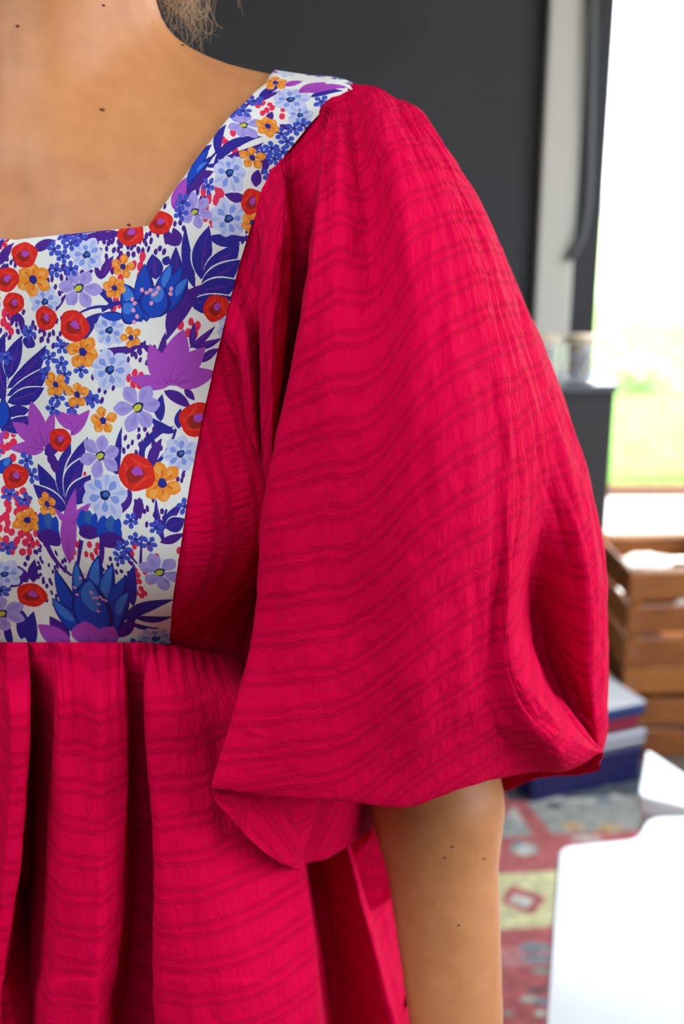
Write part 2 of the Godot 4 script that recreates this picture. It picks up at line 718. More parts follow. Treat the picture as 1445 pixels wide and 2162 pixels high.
const STAMEN := [
	[570, 1738],
	[564, 1706],
	[581, 1677],
	[559, 1756],
	[603, 1798],
	[625, 1785],
	[642, 1797],
	[657, 1775],
	[679, 1805],
	[668, 1784],
	[737, 1799],
	[733, 1777],
	[646, 1736],
	[568, 1651],
	[194, 258],
	[191, 305],
	[239, 378],
	[266, 408],
	[282, 292],
	[287, 252],
	[306, 256],
	[327, 266],
	[339, 251],
	[306, 210],
	[353, 243],
	[291, 154],
	[283, 285],
]

const INK := {
	"cream": Color(0.93, 0.92, 0.88), "indigo": Color(0.17, 0.13, 0.56), "purple": Color(0.29, 0.10, 0.53), "violet": Color(0.46, 0.16, 0.62),
	"orange": Color(0.95, 0.55, 0.14), "amber": Color(0.97, 0.65, 0.28), "rust": Color(0.85, 0.42, 0.10), "red": Color(0.86, 0.12, 0.08), "scarlet": Color(0.93, 0.22, 0.12),
	"brick": Color(0.62, 0.11, 0.07), "orchid": Color(0.68, 0.28, 0.72), "plum": Color(0.55, 0.18, 0.60), "lilac": Color(0.66, 0.60, 0.86), "mauve": Color(0.56, 0.50, 0.80),
	"lime": Color(0.78, 0.76, 0.22), "navy": Color(0.10, 0.13, 0.36), "ice": Color(0.79, 0.80, 0.91), "sky": Color(0.52, 0.60, 0.87), "blue": Color(0.25, 0.32, 0.75),
	"royal": Color(0.07, 0.27, 0.72), "azure": Color(0.24, 0.48, 0.84), "deep": Color(0.10, 0.13, 0.50), "pink": Color(0.92, 0.16, 0.32), "rose": Color(0.93, 0.60, 0.72),
}

func petal_ring(c: Vector2, r: float, petals: int, width: float, turn: float, col: Color, reach := 1.0, inner := 0.0, rng: RandomNumberGenerator = null) -> void:
	for k in petals:
		var a := turn + TAU * k / petals
		var q := reach
		if rng:
			a += rng.randf_range(-0.12, 0.12)
			q *= rng.randf_range(0.86, 1.08)
		var d := Vector2(cos(a), sin(a))
		var s := Vector2(-d.y, d.x)
		var pts := PackedVector2Array()
		for t in 11:
			var f: float = t / 10.0
			var w := width * r * sin(PI * pow(f, 1.5) * 0.93 + 0.04)
			pts.append(c + d * r * lerpf(inner, q, f) + s * w)
		for t in 11:
			var f: float = 1.0 - t / 10.0
			var w := width * r * sin(PI * pow(f, 1.5) * 0.93 + 0.04)
			pts.append(c + d * r * lerpf(inner, q, f) - s * w)
		fill_poly(pts, col)

func paint_print() -> ImageTexture:
	var rng := RandomNumberGenerator.new()
	rng.seed = 7
	canvas = Image.create_empty(1132, 2048, false, Image.FORMAT_RGB8)
	canvas.fill(INK.cream)
	canvas_scale = 2048.0 / 3870.0
	canvas_off = Vector2(400, 130)
	for d in DOTS:
		var placed := []
		for k in d[4] * 16:
			if placed.size() >= d[4] * 1.4:
				break
			var a := rng.randf() * TAU
			var q := Vector2(d[0], d[1]) + Vector2(cos(a) * d[2], sin(a) * d[3]) * sqrt(rng.randf())
			var clear := true
			for o in placed:
				if absf(o.x - q.x) + absf(o.y - q.y) * 0.75 < (30.0 if d[5] else 22.0):
					clear = false
			if not clear:
				continue
			placed.append(q)
			if d[5]:
				fill_poly(oval(q, 12 + rng.randf() * 4, 19 + rng.randf() * 6, rng.randf_range(-0.3, 0.1)), INK.pink)
			else:
				fill_poly(oval(q, 7 + rng.randf() * 3, 12 + rng.randf() * 6, rng.randf_range(-0.4, 0.2)), INK.purple)
	# beyond the top of the shoulder the pattern runs on at random
	var extra := []
	for k in 60:
		var q := Vector2(rng.randf_range(1000, 1680), rng.randf_range(3010, 3720))
		extra.append(q)
		fill_poly(lens_shape(q, q + Vector2(rng.randf_range(-120, 120), rng.randf_range(-120, 120)), 34, 0.1), INK.indigo if k % 3 else INK.orchid)
	for k in 90:
		var up := rng.randf_range(0, 2080)
		var q := Vector2(rng.randf_range(-390, -215.0 + up * 0.085), up)
		fill_poly(lens_shape(q, q + Vector2(rng.randf_range(-60, 60), rng.randf_range(-110, 110)), 34, 0.1), [INK.indigo, INK.purple, INK.orchid][k % 3])
		petal_ring(q, 46 if k % 3 == 0 else 32, 6, 0.32, k, [INK.ice, INK.blue, INK.orange, INK.lilac, INK.red][k % 5], 1.05)
		fill_poly(oval(q, 11, 10), INK.navy if k % 2 else INK.deep)
	for k in 40:
		petal_ring(extra[k] + Vector2(30, 20), 52 if k % 4 == 0 else 34, 5, 0.33, k, [INK.ice, INK.blue, INK.orange, INK.blue][k % 4], 1.05)
	for s in STEM:
		fill_poly(line_shape(Vector2(s[0], s[1]), Vector2(s[2], s[3]), s[4] * 1.0, s[4] * 0.55, s[5] / 100.0), INK.purple if s[6] else INK.indigo)
	for l in LEAF:
		var a := Vector2(l[0], l[1])
		var b := Vector2(l[2], l[3])
		var bushy := 1.35 if l[7] and l[4] > 45 else 1.0
		if bushy > 1.0:
			fill_poly(lens_shape(a, a.lerp(b, 1.04), l[4] * 1.65, l[5] / 100.0, 0.9), INK.cream)
		fill_poly(lens_shape(a, b, l[4] * 1.05 * bushy, l[5] / 100.0, 0.9), INK.purple if l[6] else INK.indigo)
		if l[7]:
			fill_poly(line_shape(a.lerp(b, 0.18), a.lerp(b, 0.86), 5.0, 2.5, l[5] / 100.0), INK.violet)
			fill_poly(line_shape(a.lerp(b, 0.42), a.lerp(b, 0.70) + (b - a).orthogonal().normalized() * l[4] * 0.26, 4.0, 2.0, 0.1), INK.violet)
	for p in PALE:
		var c := Vector2(p[0], p[1])
		var t := rng.randf() * TAU
		petal_ring(c, p[2], 7, 0.34, t, INK.ice, 0.98, 0.0, rng)
		petal_ring(c, p[2], 5, 0.15, t + 0.3, INK.sky, 0.66, 0.18, rng)
		petal_ring(c, p[2], 5, 0.10, t + 0.9, INK.sky.lerp(INK.ice, 0.6), 0.9, 0.3, rng)
		fill_poly(oval(c, p[2] * 0.22, p[2] * 0.19, 0.4, 0.08, p[0]), INK.navy)
		fill_poly(oval(c + Vector2(p[2] * 0.03, p[2] * 0.03), p[2] * 0.14, p[2] * 0.10, 0.4), INK.azure.darkened(0.15))
	var petals := 0
	for l in LOTUS:
		var a := Vector2(l[1], l[2])
		var b := Vector2(l[3], l[4])
		petals += 1
		if l[0] == 0:
			fill_poly(lens_shape(a, b, l[5] * 1.0, 0.04, 0.75), INK.deep)
			fill_poly(lens_shape(a.lerp(b, 0.02), a.lerp(b, 0.985), l[5] * 0.80, 0.08, 0.8), INK.royal)
			if petals % 2 == 0 or l[5] > 120:
				fill_poly(lens_shape(a.lerp(b, 0.45), a.lerp(b, 0.96), l[5] * 0.42, 0.12, 0.7), INK.azure)
		else:
			fill_poly(lens_shape(a, b, l[5], 0.05, 0.85), INK.orchid)
			fill_poly(line_shape(a.lerp(b, 0.05), a.lerp(b, 0.45), l[5] * 0.22, 2.0, 0.05), INK.plum.lerp(INK.orchid, 0.4))
	for t in TULIP:
		var c := Vector2(t[0], t[1])
		var r := float(t[2])
		fill_poly(oval(c + Vector2(0, r * 0.2), r * 0.95, r * 1.0, 0.0, 0.05, t[0]), INK.royal)
		fill_poly(lens_shape(c + Vector2(-r * 0.5, r * 0.2), c + Vector2(-r * 0.35, r * 1.35), r * 0.8, 0.0, 0.7), INK.royal)
		fill_poly(lens_shape(c + Vector2(r * 0.1, r * 0.2), c + Vector2(r * 0.2, r * 1.4), r * 0.8, 0.0, 0.7), INK.azure.darkened(0.2))
		fill_poly(lens_shape(c + Vector2(r * 0.5, r * 0.2), c + Vector2(r * 0.75, r * 1.25), r * 0.6, 0.0, 0.7), INK.royal)
		fill_poly(oval(c + Vector2(r * 0.05, -r * 0.45), r * 0.95, r * 0.62, 0.1, 0.06, t[1]), INK.purple)
	for s in STAMEN:
		fill_poly(oval(Vector2(s[0], s[1]), 9, 11, rng.randf() * 3.0), INK.rose)
	for p in LILAC:
		var c := Vector2(p[0], p[1])
		petal_ring(c, p[2], 6, 0.30, p[3] * 0.37, INK.lilac, 1.02, 0.0, rng)
		petal_ring(c, p[2], 6, 0.10, p[3] * 0.37 + 0.12, INK.mauve.lerp(INK.lilac, 0.45), 0.8, 0.25, rng)
		fill_poly(oval(c, p[2] * 0.23, p[2] * 0.20, 0.6, 0.08, 1), INK.navy)
		fill_poly(oval(c - Vector2(p[2] * 0.03, p[2] * 0.02), p[2] * 0.19, p[2] * 0.13, 0.5), INK.lime)
	for p in SMALL:
		var c := Vector2(p[0], p[1])
		petal_ring(c, p[2], 5, 0.32, rng.randf() * TAU, INK.blue, 1.05, 0.0, rng)
		fill_poly(oval(c, p[2] * 0.27, p[2] * 0.25), INK.deep.lerp(INK.blue, 0.25))
	for p in ORANGE:
		var c := Vector2(p[0], p[1])
		var t := rng.randf() * TAU
		petal_ring(c, p[2], p[3], 0.37, t, INK.orange, 1.04, 0.0, rng)
		petal_ring(c, p[2], p[3], 0.20, t + 0.1, INK.amber, 0.92, 0.35, rng)
		petal_ring(c, p[2], p[3], 0.06, t - 0.1, INK.rust, 0.66, 0.15, rng)
		fill_poly(oval(c, p[2] * 0.23, p[2] * 0.26, 0.5, 0.06, p[0]), INK.deep.lerp(INK.indigo, 0.5))
	for p in POPPY:
		var c := Vector2(p[0], p[1])
		var r := float(p[2])
		fill_poly(oval(c, r * 1.04, r * 0.95, p[3] * 0.5, 0.045, p[3] * 2, 28), INK.red)
		for k in 3:
			fill_poly(lens_shape(c + Vector2(-r * 0.75, -r * 0.5).rotated(k * 2.1 + p[3]), c + Vector2(r * 0.55, -r * 0.78).rotated(k * 2.1 + p[3]), r * 0.2, 0.24, 0.8), INK.scarlet)
		fill_poly(oval(c + Vector2(-r * 0.08, -r * 0.10), r * 0.52, r * 0.42, p[3] * 0.7, 0.06, p[3]), INK.brick)
		fill_poly(oval(c + Vector2(r * 0.06, r * 0.08), r * 0.32, r * 0.24, p[3] * 0.6, 0.10, p[3] + 1), INK.orchid)
	return tex(canvas)


# ---------------------------------------------------------------- the body as a smooth field of tapered bones
# each bone: kind (0 tapered capsule, 1 ellipsoid), blend, a, b (or radii), end radii; mirrored left and right
const TORSO_BONES := [
	[1, 0, Vector3(0, 1.245, -0.005), Vector3(0.128, 0.205, 0.088), 0, 0],
	[1, 0.05, Vector3(0, 1.1, -0.02), Vector3(0.092, 0.13, 0.058), 0, 0],
	[1, 0.05, Vector3(0, 0.97, -0.035), Vector3(0.098, 0.13, 0.062), 0, 0],
	[0, 0.05, Vector3(0, 1.365, -0.035), Vector3(0.15, 1.392, -0.022), 0.058, 0.04],
	[0, 0.03, Vector3(0, 1.42, -0.033), Vector3(0, 1.55, -0.012), 0.0565, 0.052],
	[0, 0.03, Vector3(0.03, 1.44, -0.05), Vector3(0.14, 1.404, -0.028), 0.0245, 0.0265],
	[0, 0.045, Vector3(0.055, 1.275, 0.05), Vector3(0.065, 1.225, 0.062), 0.05, 0.056],
	[0, 0.05, Vector3(0.02, 1.345, 0.03), Vector3(0.09, 1.345, 0.02), 0.048, 0.04],
	[0, 0.012, Vector3(0.03, 1.396, 0.038), Vector3(0.135, 1.412, -0.002), 0.007, 0.006],
	[0, 0.03, Vector3(0.003, 1.394, 0.052), Vector3(0.004, 1.455, 0.022), 0.0145, 0.013],
	[0, 0.03, Vector3(0.004, 1.455, 0.022), Vector3(0.006, 1.56, 0.012), 0.013, 0.012],
]
const LIMB_BONES := [
	[0, 0.022, Vector3(0.168, 1.366, -0.022), Vector3(0.208, 1.075, -0.012), 0.0405, 0.036],
	[0, 0.02, Vector3(0.208, 1.075, -0.012), Vector3(0.216, 1.01, 0.012), 0.0345, 0.0375],
	[0, 0.02, Vector3(0.216, 1.01, 0.012), Vector3(0.231, 0.845, 0.068), 0.0375, 0.0268],
	[0, 0.05, Vector3(0.05, 0.93, -0.035), Vector3(0.085, 0.48, -0.01), 0.052, 0.044],
	[0, 0.03, Vector3(0.085, 0.48, -0.01), Vector3(0.1, 0.08, -0.03), 0.046, 0.032],
	[0, 0.02, Vector3(0.1, 0.05, -0.04), Vector3(0.115, 0.032, 0.11), 0.038, 0.026],
	[0, 0.012, Vector3(0.231, 0.845, 0.068), Vector3(0.234, 0.775, 0.083), 0.026, 0.026],
	[0, 0.012, Vector3(0.238, 0.79, 0.095), Vector3(0.236, 0.765, 0.098), 0.016, 0.015],
	[0, 0.01, Vector3(0.23, 0.79, 0.062), Vector3(0.23, 0.765, 0.07), 0.017, 0.015],
	[0, 0.01, Vector3(0.236, 0.788, 0.114), Vector3(0.237, 0.763, 0.116), 0.0105, 0.0095],
	[0, 0.006, Vector3(0.237, 0.763, 0.116), Vector3(0.233, 0.73192, 0.1195), 0.0095, 0.0085],
	[0, 0.006, Vector3(0.233, 0.73192, 0.1195), Vector3(0.222, 0.70972, 0.1198), 0.0085, 0.0077],
	[0, 0.006, Vector3(0.222, 0.70972, 0.1198), Vector3(0.209, 0.69344, 0.1175), 0.0077, 0.0067],
	[0, 0.01, Vector3(0.236, 0.788, 0.094), Vector3(0.237, 0.763, 0.096), 0.0108, 0.0098],
	[0, 0.006, Vector3(0.237, 0.763, 0.096), Vector3(0.233, 0.72856, 0.0985), 0.0098, 0.0088],
	[0, 0.006, Vector3(0.233, 0.72856, 0.0985), Vector3(0.222, 0.70396, 0.0986), 0.0088, 0.008],
	[0, 0.006, Vector3(0.222, 0.70396, 0.0986), Vector3(0.209, 0.68592, 0.0965), 0.008, 0.007],
	[0, 0.01, Vector3(0.236, 0.788, 0.074), Vector3(0.237, 0.763, 0.076), 0.0105, 0.0095],
	[0, 0.006, Vector3(0.237, 0.763, 0.076), Vector3(0.233, 0.73108, 0.0775), 0.0095, 0.0085],
	[0, 0.006, Vector3(0.233, 0.73108, 0.0775), Vector3(0.222, 0.70828, 0.0774), 0.0085, 0.0077],
	[0, 0.006, Vector3(0.222, 0.70828, 0.0774), Vector3(0.209, 0.69156, 0.0755), 0.0077, 0.0067],
	[0, 0.01, Vector3(0.236, 0.788, 0.055), Vector3(0.237, 0.763, 0.057), 0.0095, 0.0085],
	[0, 0.006, Vector3(0.237, 0.763, 0.057), Vector3(0.233, 0.7378, 0.05755), 0.0085, 0.0075],
	[0, 0.006, Vector3(0.233, 0.7378, 0.05755), Vector3(0.222, 0.7198, 0.05726), 0.0075, 0.0067],
	[0, 0.006, Vector3(0.222, 0.7198, 0.05726), Vector3(0.209, 0.7066, 0.05555), 0.0067, 0.0057],
	[0, 0.01, Vector3(0.228, 0.825, 0.085), Vector3(0.216, 0.793, 0.118), 0.015, 0.012],
	[0, 0.006, Vector3(0.216, 0.793, 0.118), Vector3(0.21, 0.765, 0.132), 0.012, 0.01],
	[0, 0.006, Vector3(0.21, 0.765, 0.132), Vector3(0.206, 0.742, 0.138), 0.01, 0.0085],
]
const HEAD_BONES := [
	[0, 0, Vector3(0, 1.46, -0.028), Vector3(0, 1.55, -0.012), 0.055, 0.052],
	[1, 0.02, Vector3(0, 1.64, -0.012), Vector3(0.074, 0.092, 0.094), 0, 0],
	[1, 0.03, Vector3(0, 1.585, 0.04), Vector3(0.056, 0.08, 0.052), 0, 0],
	[1, 0.02, Vector3(0, 1.528, 0.062), Vector3(0.022, 0.02, 0.022), 0, 0],
	[0, 0.012, Vector3(0, 1.615, 0.088), Vector3(0, 1.578, 0.104), 0.006, 0.009],
	[1, 0.008, Vector3(0.011, 1.574, 0.095), Vector3(0.008, 0.007, 0.01), 0, 0],
	[1, 0.01, Vector3(0, 1.548, 0.084), Vector3(0.022, 0.007, 0.01), 0, 0],
	[1, 0.006, Vector3(0.073, 1.6, -0.01), Vector3(0.008, 0.028, 0.017), 0, 0],
]
var BONES := TORSO_BONES + LIMB_BONES

func field(p: Vector3, bones: Array) -> float:
	var x := sqrt(p.x * p.x + 1e-8)
	p.x = x
	var d := 1e9
	for o in bones:
		var q: float
		var a: Vector3 = o[2]
		var b: Vector3 = o[3]
		if o[0] == 0:
			var ba := b - a
			var pa := p - a
			var h := clampf(pa.dot(ba) / ba.length_squared(), 0.0, 1.0)
			q = (pa - ba * h).length() - lerpf(o[4], o[5], h)
		else:
			var k0 := ((p - a) / b).length()
			var k1 := ((p - a) / (b * b)).length()
			q = k0 * (k0 - 1.0) / maxf(k1, 1e-9)
		var k: float = o[1]
		if k <= 0.0 or d > 1e8:
			d = minf(d, q)
		else:
			var m := maxf(k - absf(d - q), 0.0) / k
			d = minf(d, q) - m * m * k * 0.25
	return d

func slope(p: Vector3, bones: Array, e := 0.0012) -> Vector3:
	var d0 := field(p, bones)
	return Vector3(field(p + Vector3(e, 0, 0), bones) - d0, field(p + Vector3(0, e, 0), bones) - d0, field(p + Vector3(0, 0, e), bones) - d0) / e

func reach(p: Vector3, bones: Array, r: float) -> Array:
	var near := []
	p.x = absf(p.x)
	for o in bones:
		var d: float
		if o[0] == 0:
			var ba: Vector3 = o[3] - o[2]
			var h := clampf((p - o[2]).dot(ba) / ba.length_squared(), 0.0, 1.0)
			d = (p - o[2] - ba * h).length() - maxf(o[4], o[5])
		else:
			d = (p - o[2]).length() - maxf(o[3].x, maxf(o[3].y, o[3].z))
		if d < r + 0.06:
			near.append(o)
	return near

# surface nets: one vertex in each cell the skin crosses, one quad round each crossed edge
func net(bones: Array, lo: Vector3, hi: Vector3, cell: float, v: PackedVector3Array, n: PackedVector3Array, idx: PackedInt32Array) -> void:
	var B := 5
	var nb := Vector3i(((hi - lo) / (cell * B)).ceil())
	var at := {}
	var crossings := []
	var half := Vector3.ONE * cell * B * 0.5
	var rad := half.length() * 1.08
	for bz in nb.z:
		for by in nb.y:
			for bx in nb.x:
				var o := lo + Vector3(bx, by, bz) * cell * B
				var near := reach(o + half, bones, rad)
				if near.is_empty() or absf(field(o + half, near)) > rad:
					continue
				var S := B + 1
				var f := PackedFloat32Array()
				f.resize(S * S * S)
				for k in S:
					for j in S:
						for i in S:
							f[(k * S + j) * S + i] = field(o + Vector3(i, j, k) * cell, near)
				for k in B:
					for j in B:
						for i in B:
							var c := (k * S + j) * S + i
							var inside := 0
							var sum := Vector3.ZERO
							var hits := 0
							for q in 8:
								if f[c + (q & 1) + ((q >> 1) & 1) * S + (q >> 2) * S * S] < 0.0:
									inside += 1
							var g := Vector3i(bx * B + i, by * B + j, bz * B + k)
							var me := f[c] < 0.0
							if inside != 0 and inside != 8:
								for e in 12:
									var ax := e / 4
									var u := e & 1
									var w := (e >> 1) & 1
									var p := Vector3i.ZERO
									p[(ax + 1) % 3] = u
									p[(ax + 2) % 3] = w
									var p2 := p
									p2[ax] = 1
									var fa := f[c + p.x + p.y * S + p.z * S * S]
									var fb := f[c + p2.x + p2.y * S + p2.z * S * S]
									if (fa < 0.0) != (fb < 0.0):
										sum += Vector3(p).lerp(Vector3(p2), fa / (fa - fb))
										hits += 1
								var pos := o + (Vector3(i, j, k) + sum / hits) * cell
								for it in 2:
									var gr := slope(pos, near)
									pos -= gr.normalized() * field(pos, near) / maxf(gr.length(), 0.3)
								at[g] = v.size()
								v.append(pos)
								n.append(slope(pos, near).normalized())
							if me != (f[c + 1] < 0.0):
								crossings.append([g, 0, me])
							if me != (f[c + S] < 0.0):
								crossings.append([g, 1, me])
							if me != (f[c + S * S] < 0.0):
								crossings.append([g, 2, me])
	for c in crossings:
		var g: Vector3i = c[0]
		var u := Vector3i.ZERO
		var w := Vector3i.ZERO
		u[(c[1] + 1) % 3] = 1
		w[(c[1] + 2) % 3] = 1
		var a: int = at.get(g, -1)
		var b: int = at.get(g - u, -1)
		var d: int = at.get(g - u - w, -1)
		var e: int = at.get(g - w, -1)
		if a < 0 or b < 0 or d < 0 or e < 0:
			continue
		if c[2]:
			idx.append_array(PackedInt32Array([a, d, b, a, e, d]))
		else:
			idx.append_array(PackedInt32Array([a, b, d, a, d, e]))

func body_mesh() -> ArrayMesh:
	var v := PackedVector3Array()
	var n := PackedVector3Array()
	var idx := PackedInt32Array()
	net(BONES, Vector3(-0.30, 0.0, -0.20), Vector3(0.30, 1.52, 0.20), 0.0072, v, n, idx)
	net(HEAD_BONES, Vector3(-0.12, 1.50, -0.14), Vector3(0.12, 1.78, 0.16), 0.0045, v, n, idx)
	var uv := PackedVector2Array()
	uv.resize(v.size())
	for i in v.size():
		uv[i] = Vector2(v[i].x + v[i].z * 0.7, v[i].y)
	return pack(v, n, uv, idx)

# from a point inside, out along a direction, to where the skin lies `off` below
func onto(o: Vector3, d: Vector3, off: float, bones: Array) -> Vector3:
	var t := 0.30
	for k in 60:
		var f := field(o + d * t, bones) - off
		if absf(f) < 3e-5:
			break
		t -= f * 0.9
	return o + d * t


